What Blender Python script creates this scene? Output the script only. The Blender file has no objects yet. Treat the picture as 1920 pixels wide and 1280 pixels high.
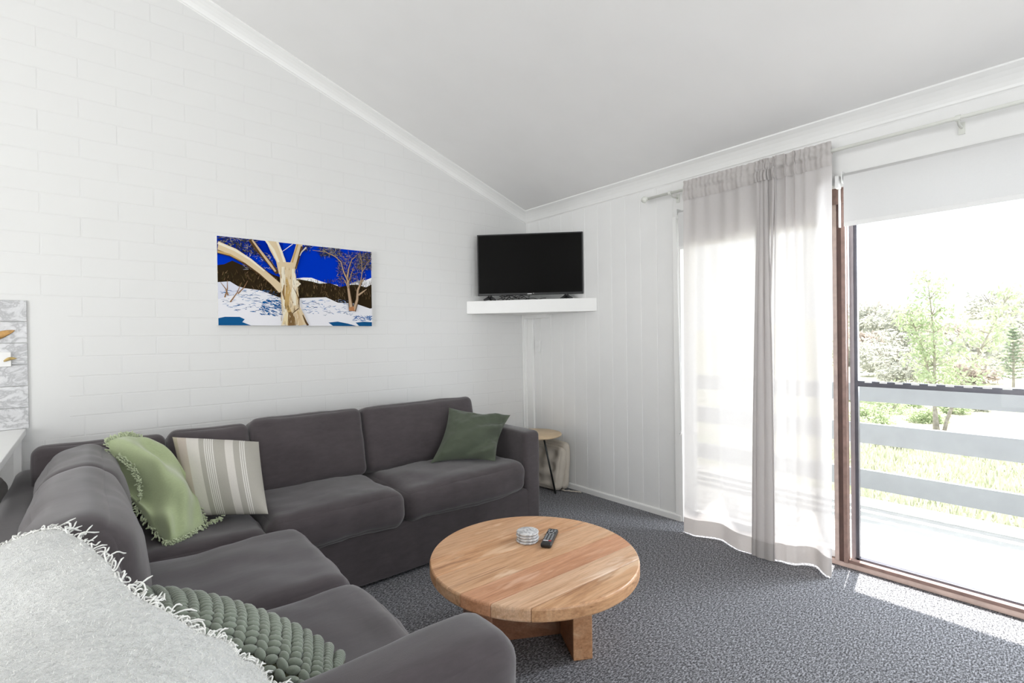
import bpy, bmesh, math, random
import numpy as np
from mathutils import Vector, Matrix, noise, Euler

random.seed(7)
rng = np.random.default_rng(7)
SC = bpy.context.scene
COL = SC.collection
PI = math.pi
R = math.radians

# ------------------------------------------------------------------ camera
CH = 1.28
F_PX = 932.469
yaw, pitch, roll = R(40.3178), R(-.3925), R(-.8119)
Fw = Vector((math.sin(yaw)*math.cos(pitch), math.cos(yaw)*math.cos(pitch), math.sin(pitch)))
Rt = Vector((math.cos(yaw), -math.sin(yaw), 0))
Up = Rt.cross(Fw)
Rt, Up = Rt*math.cos(roll)+Up*math.sin(roll), Up*math.cos(roll)-Rt*math.sin(roll)
cam = bpy.data.cameras.new('camera')
cam.sensor_width = 36
cam.lens = F_PX*36/1920
cam.clip_start = .02
cam.clip_end = 500
co = bpy.data.objects.new('camera', cam)
COL.objects.link(co)
co.matrix_world = Matrix(((Rt.x, Up.x, -Fw.x, 0), (Rt.y, Up.y, -Fw.y, 0), (Rt.z, Up.z, -Fw.z, CH), (0, 0, 0, 1)))
SC.camera = co

# ------------------------------------------------------------------ light
W = bpy.data.worlds.new('sky')
SC.world = W
W.use_nodes = True
bg = W.node_tree.nodes['Background']
bg.inputs['Color'].default_value = (.86, .93, 1, 1)
bg.inputs['Strength'].default_value = 1.75

sun = bpy.data.lights.new('sun', 'SUN')
sun.energy = 12
sun.angle = R(.6)
sun.color = (1, .97, .92)
so = bpy.data.objects.new('sun', sun)
COL.objects.link(so)
so.rotation_euler = Vector((-.46, -.08, -1)).to_track_quat('-Z', 'Y').to_euler()


def area(name, loc, direction, sx, sy, power, color=(1, 1, 1), portal=False):
    l = bpy.data.lights.new(name, 'AREA')
    l.shape = 'RECTANGLE'
    l.size, l.size_y = sx, sy
    l.energy = power
    l.color = color
    o = bpy.data.objects.new(name, l)
    COL.objects.link(o)
    o.location = loc
    o.rotation_euler = Vector(direction).to_track_quat('-Z', 'Z').to_euler()
    if portal:
        l.cycles.is_portal = True
    return o


area('door_portal', (3.32, .4, 1.05), (-1, 0, 0), 3.0, 2.2, 1, portal=True)
# fill lamps added as daylight from two unseen windows behind the photographer
area('added_fill_near', (.1, -3.34, 1.35), (0, 1, .8), 3.4, 2.0, 45, (1, .985, .96))
area('added_fill_back', (-3.84, .6, 1.5), (1, 0, .7), 3.0, 1.9, 108, (1, .985, .96))

# fill lamp added out of view under the eave, brightens the floor inside
area('added_eave_fill', (3.60, .35, 2.12), (-1, 0, -.55), 2.8, .30, 80, (.86, .93, 1))

SC.view_settings.view_transform = 'Standard'
SC.view_settings.look = 'None'
SC.view_settings.gamma = 1
SC.view_settings.use_curve_mapping = False
SC.view_settings.exposure = 0.40

# ------------------------------------------------------------------ materials


class NT:
    def __init__(s, name):
        s.m = bpy.data.materials.new(name)
        s.m.use_nodes = True
        s.t = s.m.node_tree
        s.b = s.t.nodes['Principled BSDF']
        s.out = s.t.nodes['Material Output']

    def n(s, typ, **kw):
        n = s.t.nodes.new(typ)
        for k, v in kw.items():
            if k.startswith('i_'):
                key = k[2:].replace('_', ' ')
                n.inputs[key].default_value = v
            else:
                setattr(n, k, v)
        return n

    def l(s, a, b):
        s.t.links.new(a, b)

    def coord(s, scale=(1, 1, 1), rot=(0, 0, 0), loc=(0, 0, 0)):
        c = s.n('ShaderNodeTexCoord')
        m = s.n('ShaderNodeMapping')
        m.inputs['Scale'].default_value = scale
        m.inputs['Rotation'].default_value = rot
        m.inputs['Location'].default_value = loc
        s.l(c.outputs['Object'], m.inputs['Vector'])
        return m.outputs[0]

    def noise(s, vec, scale, detail=3, rough=.5, dist=0):
        n = s.n('ShaderNodeTexNoise')
        n.inputs['Scale'].default_value = scale
        n.inputs['Detail'].default_value = detail
        n.inputs['Roughness'].default_value = rough
        n.inputs['Distortion'].default_value = dist
        s.l(vec, n.inputs['Vector'])
        return n.outputs['Fac']

    def ramp(s, fac, stops):
        r = s.n('ShaderNodeValToRGB')
        e = r.color_ramp.elements
        while len(e) < len(stops):
            e.new(.5)
        for i, (p, c) in enumerate(stops):
            e[i].position = p
            e[i].color = (*c, 1) if len(c) == 3 else c
        s.l(fac, r.inputs[0])
        return r.outputs[0]

    def mix(s, fac, a, b, mode='MIX'):
        m = s.n('ShaderNodeMix', data_type='RGBA', blend_type=mode)
        for sock, v in ((m.inputs[0], fac), (m.inputs[6], a), (m.inputs[7], b)):
            if isinstance(v, bpy.types.NodeSocket):
                s.l(v, sock)
            elif isinstance(v, (int, float)):
                sock.default_value = v
            else:
                sock.default_value = (*v, 1)
        return m.outputs[2]

    def math(s, op, a, b=0.0):
        m = s.n('ShaderNodeMath', operation=op)
        for sock, v in ((m.inputs[0], a), (m.inputs[1], b)):
            if isinstance(v, bpy.types.NodeSocket):
                s.l(v, sock)
            else:
                sock.default_value = v
        return m.outputs[0]

    def bump(s, h, strength=.3, dist=.002, prev=None):
        b = s.n('ShaderNodeBump')
        b.inputs['Strength'].default_value = strength
        b.inputs['Distance'].default_value = dist
        s.l(h, b.inputs['Height'])
        if prev:
            s.l(prev, b.inputs['Normal'])
        s.l(b.outputs[0], s.b.inputs['Normal'])
        return b.outputs[0]

    def base(s, v):
        if isinstance(v, bpy.types.NodeSocket):
            s.l(v, s.b.inputs['Base Color'])
        else:
            s.b.inputs['Base Color'].default_value = (*v, 1)

    def set(s, **kw):
        for k, v in kw.items():
            s.b.inputs[k.replace('_', ' ')].default_value = v
        return s


def simple(name, col, rough=.6, metal=0., nscale=30, var=.06, bump=.0, spec=.5):
    s = NT(name)
    v = s.coord()
    f = s.noise(v, nscale, 3)
    c = [max(0, x*(1-var)) for x in col]
    d = [min(1, x*(1+var)) for x in col]
    s.base(s.ramp(f, [(.3, c), (.7, d)]))
    s.set(Roughness=rough, Metallic=metal)
    s.b.inputs['Specular IOR Level'].default_value = spec
    if bump:
        s.bump(f, bump, .002)
    return s.m


def fabric(name, col, var=.12, scale=900, rough=.95, sheen=.25, bump=.25, streak=None):
    s = NT(name)
    v = s.coord()
    big = s.noise(v, 3.5, 4, .6)
    fine = s.noise(v, scale, 2, .7)
    st = s.coord(streak or (60, 500, 200))
    sl = s.noise(st, 1, 3, .7)
    f = s.math('ADD', s.math('MULTIPLY', big, .55), s.math('MULTIPLY', sl, .45))
    s.base(s.ramp(f, [(.3, [x*(1-var) for x in col]), (.7, [min(1, x*(1+var)) for x in col])]))
    s.set(Roughness=rough)
    s.b.inputs['Sheen Weight'].default_value = sheen
    s.b.inputs['Sheen Roughness'].default_value = .5
    s.b.inputs['Specular IOR Level'].default_value = .2
    h = s.math('ADD', s.math('MULTIPLY', fine, .6), s.math('MULTIPLY', sl, .4))
    s.bump(h, bump, .0015)
    return s.m


M = {}
M['white_wall'] = simple('white_wall_paint', (.80, .80, .79), .65, nscale=6, var=.012)
M['white_gloss'] = simple('white_gloss_paint', (.86, .86, .845), .35, nscale=8, var=.01)
M['ceiling'] = simple('ceiling_paint', (.85, .845, .835), .8, nscale=4, var=.012)
M['white_plastic'] = simple('white_plastic', (.82, .82, .81), .4, var=.01)
M['sofa'] = fabric('charcoal_sofa_fabric', (.070, .059, .063), .22, 700, sheen=.35, bump=.35, streak=(14, 60, 40))
M['sofa_seam'] = fabric('sofa_seam', (.06, .054, .058), .1, 700)
M['brown_frame'] = simple('brown_timber_frame', (.23, .145, .12), .45, nscale=25, var=.2, bump=.1)
M['dark_brown'] = simple('dark_brown_timber', (.085, .04, .03), .5, var=.15)
M['tan_frame'] = simple('tan_timber', (.46, .36, .32), .45, var=.12)
M['dark_alu'] = simple('dark_bronze_aluminium', (.10, .10, .12), .35, .3, var=.1)
M['sill'] = simple('sill_timber', (.62, .47, .41), .45, nscale=20, var=.12)
M['grey_sill'] = simple('grey_sill', (.42, .42, .39), .6)
M['black'] = simple('black_plastic', (.012, .012, .013), .35, var=.1)
M['black_cable'] = simple('black_cable', (.012, .012, .012), .5)
M['dark_metal'] = simple('dark_metal', (.045, .05, .05), .4, .7)
M['chrome'] = simple('bare_metal', (.6, .6, .6), .3, .9)
M['deck'] = simple('pale_painted_deck', (.46, .455, .44), .7, nscale=9, var=.06)
M['rail_white'] = simple('pale_grey_rail', (.31, .33, .35), .55, nscale=10, var=.04)
M['canvas_edge'] = simple('canvas_edge', (.75, .74, .72), .8)
M['rod'] = simple('cream_rod', (.70, .71, .66), .4, var=.02)
M['side_wood'] = simple('pale_birch', (.62, .47, .30), .45, nscale=12, var=.1)
M['beige_pad'] = fabric('cream_cotton_pad', (.56, .51, .44), .08, 400, sheen=.1)
M['rock'] = simple('pale_rock', (.55, .54, .52), .9, nscale=5, var=.3, bump=.5)
M['trunk'] = simple('tree_bark', (.34, .31, .27), .9, nscale=12, var=.3)
M['stool'] = fabric('grey_brown_upholstery', (.15, .135, .125), .1, 500)

# screen
s = NT('tv_screen')
s.base((.004, .0038, .0036))
s.set(Roughness=.14)
s.b.inputs['Specular IOR Level'].default_value = .12
M['screen'] = s.m

# brick paint
s = NT('white_painted_brick')
c = s.n('ShaderNodeTexCoord')
sep = s.n('ShaderNodeSeparateXYZ')
s.l(c.outputs['Object'], sep.inputs[0])
cmb = s.n('ShaderNodeCombineXYZ')
nz = s.noise(c.outputs['Object'], 9, 2)
s.l(s.math('ADD', sep.outputs[0], 6.24-.13), cmb.inputs[0])
s.l(s.math('ADD', s.math('ADD', sep.outputs[2], .1035*20-.802-.002), s.math('MULTIPLY', nz, .004)), cmb.inputs[1])
br = s.n('ShaderNodeTexBrick')
br.offset = .5
br.inputs['Scale'].default_value = 1
br.inputs['Brick Width'].default_value = .312
br.inputs['Row Height'].default_value = .1035
br.inputs['Mortar Size'].default_value = .0042
br.inputs['Mortar Smooth'].default_value = .55
br.inputs['Color1'].default_value = (.78, .78, .77, 1)
br.inputs['Color2'].default_value = (.74, .74, .73, 1)
br.inputs['Mortar'].default_value = (.76, .76, .75, 1)
s.l(cmb.outputs[0], br.inputs['Vector'])
# the smooth rendered strip beside the tiles carries no joints
m1 = s.math('MULTIPLY', s.math('GREATER_THAN', sep.outputs[0], -.24), s.math('LESS_THAN', sep.outputs[0], -.085))
m1 = s.math('MULTIPLY', m1, s.math('LESS_THAN', sep.outputs[2], 1.52))
m1 = s.math('MULTIPLY', m1, s.math('GREATER_THAN', sep.outputs[2], .80))
fac = s.math('MULTIPLY', br.outputs['Fac'], s.math('SUBTRACT', 1.0, m1))
s.base(s.mix(s.math('MULTIPLY', fac, .12), s.mix(.12, (.75, .75, .74), br.outputs['Color']), (.66, .66, .65)))
s.set(Roughness=.6)
face = s.noise(c.outputs['Object'], 26, 4, .6)
h = s.math('ADD', s.math('MULTIPLY', s.math('SUBTRACT', 1.0, fac), 1.0), s.math('MULTIPLY', face, .12))
s.bump(h, .4, .0024)
M['brick'] = s.m

# carpet
s = NT('grey_loop_carpet')
v = s.coord((1, 1, 1), (0, 0, R(32)))
n1 = s.noise(v, 118, 3, .85)
n2 = s.noise(s.coord((1.0, 2.8, 1), (0, 0, R(-20))), 66, 2, .6)
n3 = s.noise(v, 2.2, 2)
f = s.math('ADD', s.math('MULTIPLY', n1, .55), s.math('MULTIPLY', n2, .45))
c1 = s.ramp(f, [(.40, (.035, .035, .037)), (.50, (.17, .17, .18)), (.60, (.46, .46, .49))])
s.base(s.mix(s.math('MULTIPLY', n3, .25), c1, (.12, .12, .125)))
s.set(Roughness=1)
s.b.inputs['Specular IOR Level'].default_value = .08
s.bump(f, .8, .006)
M['carpet'] = s.m

# table timber: planks run along X, plank tint in the colour attribute
s = NT('recycled_timber')
v = s.coord((1, 9, 9))
g = s.noise(v, 3.2, 6, .62, .8)
fine = s.noise(s.coord((4, 90, 60)), 2.2, 3, .7)
big = s.noise(s.coord((1, 2.6, 1), loc=(3, 1, 0)), 3.4, 3, .55, .4)
ca = s.n('ShaderNodeVertexColor', layer_name='tint')
c0 = s.ramp(g, [(.25, (.36, .19, .10)), (.42, (.58, .36, .22)), (.58, (.68, .46, .31)), (.8, (.78, .60, .45))])
c1 = s.mix(s.math('MULTIPLY', big, .55), c0, (.70, .40, .22))
c2 = s.mix(.55, c1, s.ramp(fine, [(.35, (.62, .56, .5)), (.6, (1, 1, 1))]), 'MULTIPLY')
vo = s.n('ShaderNodeTexVoronoi')
vo.inputs['Scale'].default_value = 3.1
s.l(s.coord((1, 1.9, 1), loc=(.37, .2, 0)), vo.inputs['Vector'])
dk = s.noise(s.coord((1.2, 16, 16), loc=(5, 2, 0)), 2.0, 4, .65, .6)
c2 = s.mix(s.ramp(dk, [(.60, (0, 0, 0)), (.70, (.75, .75, .75))]), c2, (.26, .12, .055))
lt = s.noise(s.coord((1, 5, 5), loc=(1, 7, 0)), 3.0, 3, .6, .5)
c2 = s.mix(s.ramp(lt, [(.60, (0, 0, 0)), (.68, (.55, .55, .55))]), c2, (.86, .70, .56))
kn = s.ramp(vo.outputs['Distance'], [(.0, (.75, .75, .75)), (.035, (.5, .5, .5)), (.075, (0, 0, 0))])
c3 = s.mix(kn, c2, (.12, .055, .03))
s.base(s.mix(1.0, c3, ca.outputs[0], 'MULTIPLY'))
s.set(Roughness=.42)
s.bump(fine, .15, .001)
M['timber'] = s.m

# marble tile
s = NT('grey_marble')
v = s.coord()
n1 = s.noise(s.coord((1, 1, 1.6), (0, R(35), 0)), 7, 6, .65, 2.2)
s.base(s.ramp(n1, [(.3, (.72, .72, .73)), (.46, (.60, .60, .61)), (.53, (.40, .40, .41)), (.6, (.62, .62, .63)), (.8, (.74, .74, .74))]))
s.set(Roughness=.3)
M['marble'] = s.m

s = NT('coaster_marble')
n1 = s.noise(s.coord(), 26, 5, .6, 1.5)
s.base(s.ramp(n1, [(.32, (.76, .74, .72)), (.5, (.60, .60, .61)), (.56, (.28, .28, .29)), (.64, (.68, .66, .64))]))
s.set(Roughness=.35)
M['coaster'] = s.m

# glass
s = NT('window_glass')
t = s.t
tr = s.n('ShaderNodeBsdfTransparent')
gl = s.n('ShaderNodeBsdfGlossy')
gl.inputs['Roughness'].default_value = .02
lw = s.n('ShaderNodeLayerWeight')
lw.inputs[0].default_value = .5
fz = s.math('ADD', s.math('MULTIPLY', s.math('POWER', lw.outputs['Facing'], 5.0), .6), .004)
mx = s.n('ShaderNodeMixShader')
s.l(fz, mx.inputs[0])
s.l(tr.outputs[0], mx.inputs[1])
s.l(gl.outputs[0], mx.inputs[2])
s.l(mx.outputs[0], s.out.inputs[0])
M['glass'] = s.m


def sheer(name, col, transp, trans=.55, weave=True):
    s = NT(name)
    d = s.n('ShaderNodeBsdfDiffuse')
    tl = s.n('ShaderNodeBsdfTranslucent')
    tp = s.n('ShaderNodeBsdfTransparent')
    v = s.coord((1, 1, 1))
    w = s.noise(s.coord((900, 900, 60)), 1, 2)
    w2 = s.noise(s.coord((60, 60, 900)), 1, 2)
    f = s.math('ADD', s.math('MULTIPLY', w, .5), s.math('MULTIPLY', w2, .5))
    cc = s.ramp(f, [(.35, [x*.93 for x in col]), (.65, col)])
    s.l(cc, d.inputs[0])
    s.l(cc, tl.inputs[0])
    m1 = s.n('ShaderNodeMixShader')
    m1.inputs[0].default_value = trans
    s.l(d.outputs[0], m1.inputs[1])
    s.l(tl.outputs[0], m1.inputs[2])
    m2 = s.n('ShaderNodeMixShader')
    # seen at a grazing angle less light slips between the threads
    lw = s.n('ShaderNodeLayerWeight')
    lw.inputs[0].default_value = .35
    fa = s.math('MULTIPLY', s.math('SUBTRACT', 1.0, lw.outputs['Facing']), transp*1.15)
    fa = s.math('ADD', fa, s.math('MULTIPLY', s.math('SUBTRACT', f, .5), .35))
    s.l(fa, m2.inputs[0])
    s.l(m1.outputs[0], m2.inputs[1])
    s.l(tp.outputs[0], m2.inputs[2])
    s.l(m2.outputs[0], s.out.inputs[0])
    return s.m


M['curtain'] = sheer('sheer_linen', (.74, .71, .70), .07, .38)
M['curtain_hem'] = sheer('sheer_linen_double', (.66, .63, .615), .08, .25)
M['blind'] = sheer('blind_fabric', (.80, .80, .795), .0, .12)

# pillows
M['dgreen'] = fabric('dark_green_linen', (.085, .102, .072), .10, 600, sheen=.2)
M['lgreen'] = fabric('sage_green_velvet', (.40, .465, .27), .16, 500, sheen=.5, bump=.12)
M['lgreen_fringe'] = fabric('sage_green_fringe', (.50, .56, .37), .2, 300, sheen=.3)
M['knit'] = fabric('grey_green_chunky_wool', (.20, .228, .185), .2, 260, sheen=.4, bump=.5)
s = NT('striped_linen')
ca = s.n('ShaderNodeUVMap')
sep = s.n('ShaderNodeSeparateXYZ')
s.l(ca.outputs[0], sep.inputs[0])
cream, stone = (.72, .69, .64), (.47, .45, .40)
st = [(0, (.50, .45, .34)), (.045, (.50, .45, .34)), (.05, (.60, .53, .46)), (.15, (.60, .53, .46)), (.155, cream),
      (.29, cream), (.30, stone), (.35, stone)]
for k in range(5):
    st += [(.36+k*.024, (.80, .78, .74)), (.372+k*.024, stone)]
st += [(.60, stone), (.605, cream), (.69, cream), (.70, stone), (.76, stone)]
for k in range(3):
    st += [(.775+k*.024, (.80, .78, .74)), (.787+k*.024, stone)]
rp = s.n('ShaderNodeValToRGB')
rp.color_ramp.interpolation = 'CONSTANT'
el = rp.color_ramp.elements
for i, (p, cc) in enumerate(st[:31]):
    if i < 2:
        el[i].position = p if i == 0 else p
        el[i].color = (*cc, 1)
    else:
        e = el.new(p)
        e.color = (*cc, 1)
s.l(sep.outputs[0], rp.inputs[0])
n1 = s.noise(s.coord((500, 500, 500)), 1, 2)
s.base(s.mix(.25, rp.outputs[0], s.ramp(n1, [(.3, (.5, .5, .5)), (.7, (1, 1, 1))]), 'MULTIPLY'))
s.set(Roughness=.95)
s.b.inputs['Specular IOR Level'].default_value = .15
s.bump(n1, .2, .001)
M['stripe'] = s.m

s = NT('white_wool_throw')
n1 = s.noise(s.coord((1, 1.3, 1)), 85, 4, .75, .6)
n2 = s.noise(s.coord(), 420, 2, .7)
s.base(s.ramp(n1, [(.28, (.50, .52, .51)), (.38, (.72, .73, .72)), (.54, (.84, .85, .835)), (.8, (.90, .90, .88))]))
s.set(Roughness=1)
s.b.inputs['Sheen Weight'].default_value = .5
s.b.inputs['Specular IOR Level'].default_value = .05
s.bump(s.math('ADD', n1, s.math('MULTIPLY', n2, .6)), .9, .008)
M['throw'] = s.m
M['throw_fringe'] = fabric('white_wool_yarn', (.84, .84, .81), .08, 300)


def leafmat(name, a, b):
    s = NT(name)
    oi = s.n('ShaderNodeTexCoord')
    n1 = s.noise(oi.outputs['Object'], 3.0, 3)
    s.base(s.ramp(n1, [(.3, a), (.7, b)]))
    s.set(Roughness=.7)
    s.b.inputs['Transmission Weight'].default_value = 0
    d = s.n('ShaderNodeBsdfTranslucent')
    s.l(s.ramp(n1, [(.3, a), (.7, b)]), d.inputs[0])
    mx = s.n('ShaderNodeMixShader')
    mx.inputs[0].default_value = .5
    s.l(s.b.outputs[0], mx.inputs[1])
    s.l(d.outputs[0], mx.inputs[2])
    s.l(mx.outputs[0], s.out.inputs[0])
    return s.m


M['leaf_light'] = leafmat('young_green_leaves', (.38, .46, .28), (.52, .58, .40))
M['leaf_grey'] = leafmat('grey_green_leaves', (.37, .38, .335), (.50, .50, .445))
M['leaf_rust'] = leafmat('rusty_leaves', (.40, .345, .31), (.50, .44, .39))
M['leaf_pine'] = leafmat('pine_needles', (.16, .24, .14), (.25, .33, .2))
M['leaf_grass'] = leafmat('grass_blades', (.44, .47, .34), (.57, .58, .46))
s = NT('dry_grass_ground')
n1 = s.noise(s.coord(), 1.6, 5, .65)
n2 = s.noise(s.coord(), 14, 4, .7)
cg = s.ramp(n1, [(.35, (.36, .39, .25)), (.5, (.46, .45, .34)), (.65, (.56, .50, .43))])
s.base(s.mix(.6, cg, s.ramp(n2, [(.3, (.5, .52, .42)), (.7, (1, 1, 1))]), 'MULTIPLY'))
s.set(Roughness=1)
s.bump(n2, .6, .1)
M['ground'] = s.m

# ------------------------------------------------------------------ mesh helpers


class MB:
    def __init__(s):
        s.v, s.f, s.mi, s.cols = [], [], [], None

    def add(s, vs, fs, mi=0):
        o = len(s.v)
        s.v += [tuple(p) for p in vs]
        s.f += [tuple(i+o for i in f) for f in fs]
        s.mi += [mi]*len(fs)
        return s

    def box(s, x0, x1, y0, y1, z0, z1, mi=0, mat=None):
        vs = [(x0, y0, z0), (x1, y0, z0), (x1, y1, z0), (x0, y1, z0), (x0, y0, z1), (x1, y0, z1), (x1, y1, z1), (x0, y1, z1)]
        if mat:
            vs = [mat @ Vector(p) for p in vs]
        return s.add(vs, [(0, 3, 2, 1), (4, 5, 6, 7), (0, 1, 5, 4), (1, 2, 6, 5), (2, 3, 7, 6), (3, 0, 4, 7)], mi)

    def tube(s, pts, r, n=8, mi=0, caps=True):
        pts = [Vector(p) for p in pts]
        rs = r if isinstance(r, (list, tuple)) else [r]*len(pts)
        rings = []
        prev = None
        for i, p in enumerate(pts):
            t = (pts[min(i+1, len(pts)-1)]-pts[max(i-1, 0)])
            if t.length < 1e-9:
                t = Vector((0, 0, 1))
            t.normalize()
            a = prev if prev is not None else (Vector((0, 0, 1)) if abs(t.z) < .9 else Vector((1, 0, 0)))
            u = (a-t*a.dot(t))
            if u.length < 1e-6:
                u = t.orthogonal()
            u.normalize()
            prev = u
            w = t.cross(u)
            rings.append([p+(u*math.cos(2*PI*k/n)+w*math.sin(2*PI*k/n))*rs[i] for k in range(n)])
        vs = [q for ring in rings for q in ring]
        fs = []
        for i in range(len(pts)-1):
            for k in range(n):
                k2 = (k+1) % n
                fs.append((i*n+k, i*n+k2, (i+1)*n+k2, (i+1)*n+k))
        if caps:
            fs.append(tuple(range(n-1, -1, -1)))
            fs.append(tuple(range((len(pts)-1)*n, len(pts)*n)))
        return s.add(vs, fs, mi)

    def lathe(s, prof, n=48, loc=(0, 0, 0), mi=0):
        vs, fs = [], []
        m = len(prof)
        for k in range(n):
            a = 2*PI*k/n
            for r, z in prof:
                vs.append((loc[0]+r*math.cos(a), loc[1]+r*math.sin(a), loc[2]+z))
        for k in range(n):
            k2 = (k+1) % n
            for i in range(m-1):
                fs.append((k*m+i, k2*m+i, k2*m+i+1, k*m+i+1))
        if prof[0][0] > 1e-6:
            fs.append(tuple(k*m for k in range(n-1, -1, -1)))
        if prof[-1][0] > 1e-6:
            fs.append(tuple(k*m+m-1 for k in range(n)))
        return s.add(vs, fs, mi)

    def prism(s, poly, origin, a, b, c, length, mi=0):
        """poly in plane (a,b) at origin, extruded along c."""
        o, a, b, c = map(Vector, (origin, a, b, c))
        n = len(poly)
        vs = [o+a*p+b*q for p, q in poly]+[o+a*p+b*q+c*length for p, q in poly]
        fs = [tuple(range(n-1, -1, -1)), tuple(range(n, 2*n))]
        for i in range(n):
            j = (i+1) % n
            fs.append((i, j, j+n, i+n))
        return s.add(vs, fs, mi)

    def build(s, name, mats, parent=None, smooth=False, bevel=0, seg=2, recenter=True):
        me = bpy.data.meshes.new(name)
        org = Vector((0, 0, 0))
        if recenter and not parent:
            a = np.array(s.v)
            org = Vector(((a[:, 0].min()+a[:, 0].max())/2, (a[:, 1].min()+a[:, 1].max())/2, a[:, 2].min()))
        vs = [(p[0]-org.x, p[1]-org.y, p[2]-org.z) for p in s.v] if (org.length > 0) else s.v
        me.from_pydata(vs, [], s.f)
        mats = mats if isinstance(mats, (list, tuple)) else [mats]
        for m in mats:
            me.materials.append(m)
        if len(mats) > 1:
            me.polygons.foreach_set('material_index', s.mi)
        bm = bmesh.new()
        bm.from_mesh(me)
        bmesh.ops.recalc_face_normals(bm, faces=bm.faces)
        bm.to_mesh(me)
        bm.free()
        if smooth:
            me.polygons.foreach_set('use_smooth', [True]*len(me.polygons))
        o = bpy.data.objects.new(name, me)
        COL.objects.link(o)
        o.location = org
        if parent:
            o.parent = parent
            pm = parent
            off = Vector((0, 0, 0))
            while pm:
                off += pm.location
                pm = pm.parent
            # parents here only ever carry a location (set before their children)
            o.location = -off
        if bevel:
            b = o.modifiers.new('bevel', 'BEVEL')
            b.width = bevel
            b.segments = seg
            b.limit_method = 'ANGLE'
            b.angle_limit = R(40)
            if not smooth:
                me.polygons.foreach_set('use_smooth', [True]*len(me.polygons))
            w = o.modifiers.new('wn', 'WEIGHTED_NORMAL')
            w.keep_sharp = True
        return o


def tag(o, label=None, cat=None, group=None, kind=None):
    if label:
        o['label'] = label
    if cat:
        o['category'] = cat
    if group:
        o['group'] = group
    if kind:
        o['kind'] = kind
    return o


def empty(name, loc, label=None, cat=None, group=None, kind=None):
    o = bpy.data.objects.new(name, None)
    COL.objects.link(o)
    o.location = loc
    o.empty_display_size = .1
    return tag(o, label, cat, group, kind)


def struct(o):
    return tag(o, kind='structure')


def copy_tree(o, parent=None):
    c = o.copy()
    COL.objects.link(c)
    c.parent = parent
    for ch in o.children:
        copy_tree(ch, c)
    return c


def grid_faces(nu, nv, off=0):
    return [(off+i*nv+j, off+(i+1)*nv+j, off+(i+1)*nv+j+1, off+i*nv+j+1) for i in range(nu-1) for j in range(nv-1)]


def soft_box(size, r, puff=(0, 0, 0), n=22, seed=0, wr=.004, wscale=5., wdir=(1, 1, 1)):
    """rounded, puffed, slightly wrinkled box centred at the origin."""
    hx, hy, hz = size[0]/2, size[1]/2, size[2]/2
    vs, fs, idx = [], [], {}

    def vid(i, j, k):
        key = (i, j, k)
        if key not in idx:
            idx[key] = len(vs)
            u, v, w = (2*i/n-1), (2*j/n-1), (2*k/n-1)
            # denser rows towards the edges
            u, v, w = [math.sin(t*PI/2) for t in (u, v, w)]
            p = Vector((u*hx, v*hy, w*hz))
            q = Vector((max(-hx+r, min(hx-r, p.x)), max(-hy+r, min(hy-r, p.y)), max(-hz+r, min(hz-r, p.z))))
            d = p-q
            if d.length > 1e-9:
                p = q+d.normalized()*r
            bx = (1-u*u)
            by = (1-v*v)
            bz = (1-w*w)
            p.x += puff[0]*(p.x/hx)*by*bz
            p.y += puff[1]*(p.y/hy)*bx*bz
            p.z += puff[2]*(p.z/hz)*(bx*by)**.6
            nn = noise.noise(Vector((p.x*wscale*wdir[0]+seed*7.1, p.y*wscale*wdir[1]+seed*3.3, p.z*wscale*wdir[2]+seed)))
            n2 = noise.noise(Vector((p.x*wscale*3.1*wdir[0]+seed*2.1, p.y*wscale*3.1*wdir[1]+seed*5.3, p.z*wscale*3.1*wdir[2]-seed)))
            dn = Vector((p.x/hx**1.5, p.y/hy**1.5, p.z/hz**1.5))
            if dn.length > 1e-6:
                dn.normalize()
            p += dn*(nn*wr*1.6+n2*wr*.7)
            vs.append(p)
        return idx[key]
    for a in range(n):
        for b in range(n):
            fs.append((vid(a, b, 0), vid(a, b+1, 0), vid(a+1, b+1, 0), vid(a+1, b, 0)))
            fs.append((vid(a, b, n), vid(a+1, b, n), vid(a+1, b+1, n), vid(a, b+1, n)))
            fs.append((vid(a, 0, b), vid(a+1, 0, b), vid(a+1, 0, b+1), vid(a, 0, b+1)))
            fs.append((vid(a, n, b), vid(a, n, b+1), vid(a+1, n, b+1), vid(a+1, n, b)))
            fs.append((vid(0, a, b), vid(0, a, b+1), vid(0, a+1, b+1), vid(0, a+1, b)))
            fs.append((vid(n, a, b), vid(n, a+1, b), vid(n, a+1, b+1), vid(n, a, b+1)))
    return vs, fs


def soft(name, size, r, loc, rot=(0, 0, 0), mat=None, parent=None, **kw):
    vs, fs = soft_box(size, r, **kw)
    m = Matrix.Translation(loc) @ Euler(rot).to_matrix().to_4x4()
    mb = MB()
    mb.add([m @ p for p in vs], fs)
    o = mb.build(name, mat, parent, smooth=True)
    return o


# ------------------------------------------------------------------ structure
XW, YW = 3.10, 3.43
SL = .3453          # ceiling slope
CZ = 2.41


def ceil_z(x):
    return CZ+SL*(XW-x)


XB, YN = -4.0, -3.5
struct(MB().box(XB-.1, XW+.06, YN-.1, YW+.1, -.12, 0).build('floor', M['carpet'], recenter=False))
# left brick wall
struct(MB().prism([(XB-.1, -.12), (XW+.15, -.12), (XW+.15, ceil_z(XW+.15)+.05), (XB-.1, ceil_z(XB-.1)+.05)],
                  (0, YW, 0), (1, 0, 0), (0, 0, 1), (0, 1, 0), .14).build('wall_left', M['brick'], recenter=False))
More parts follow.
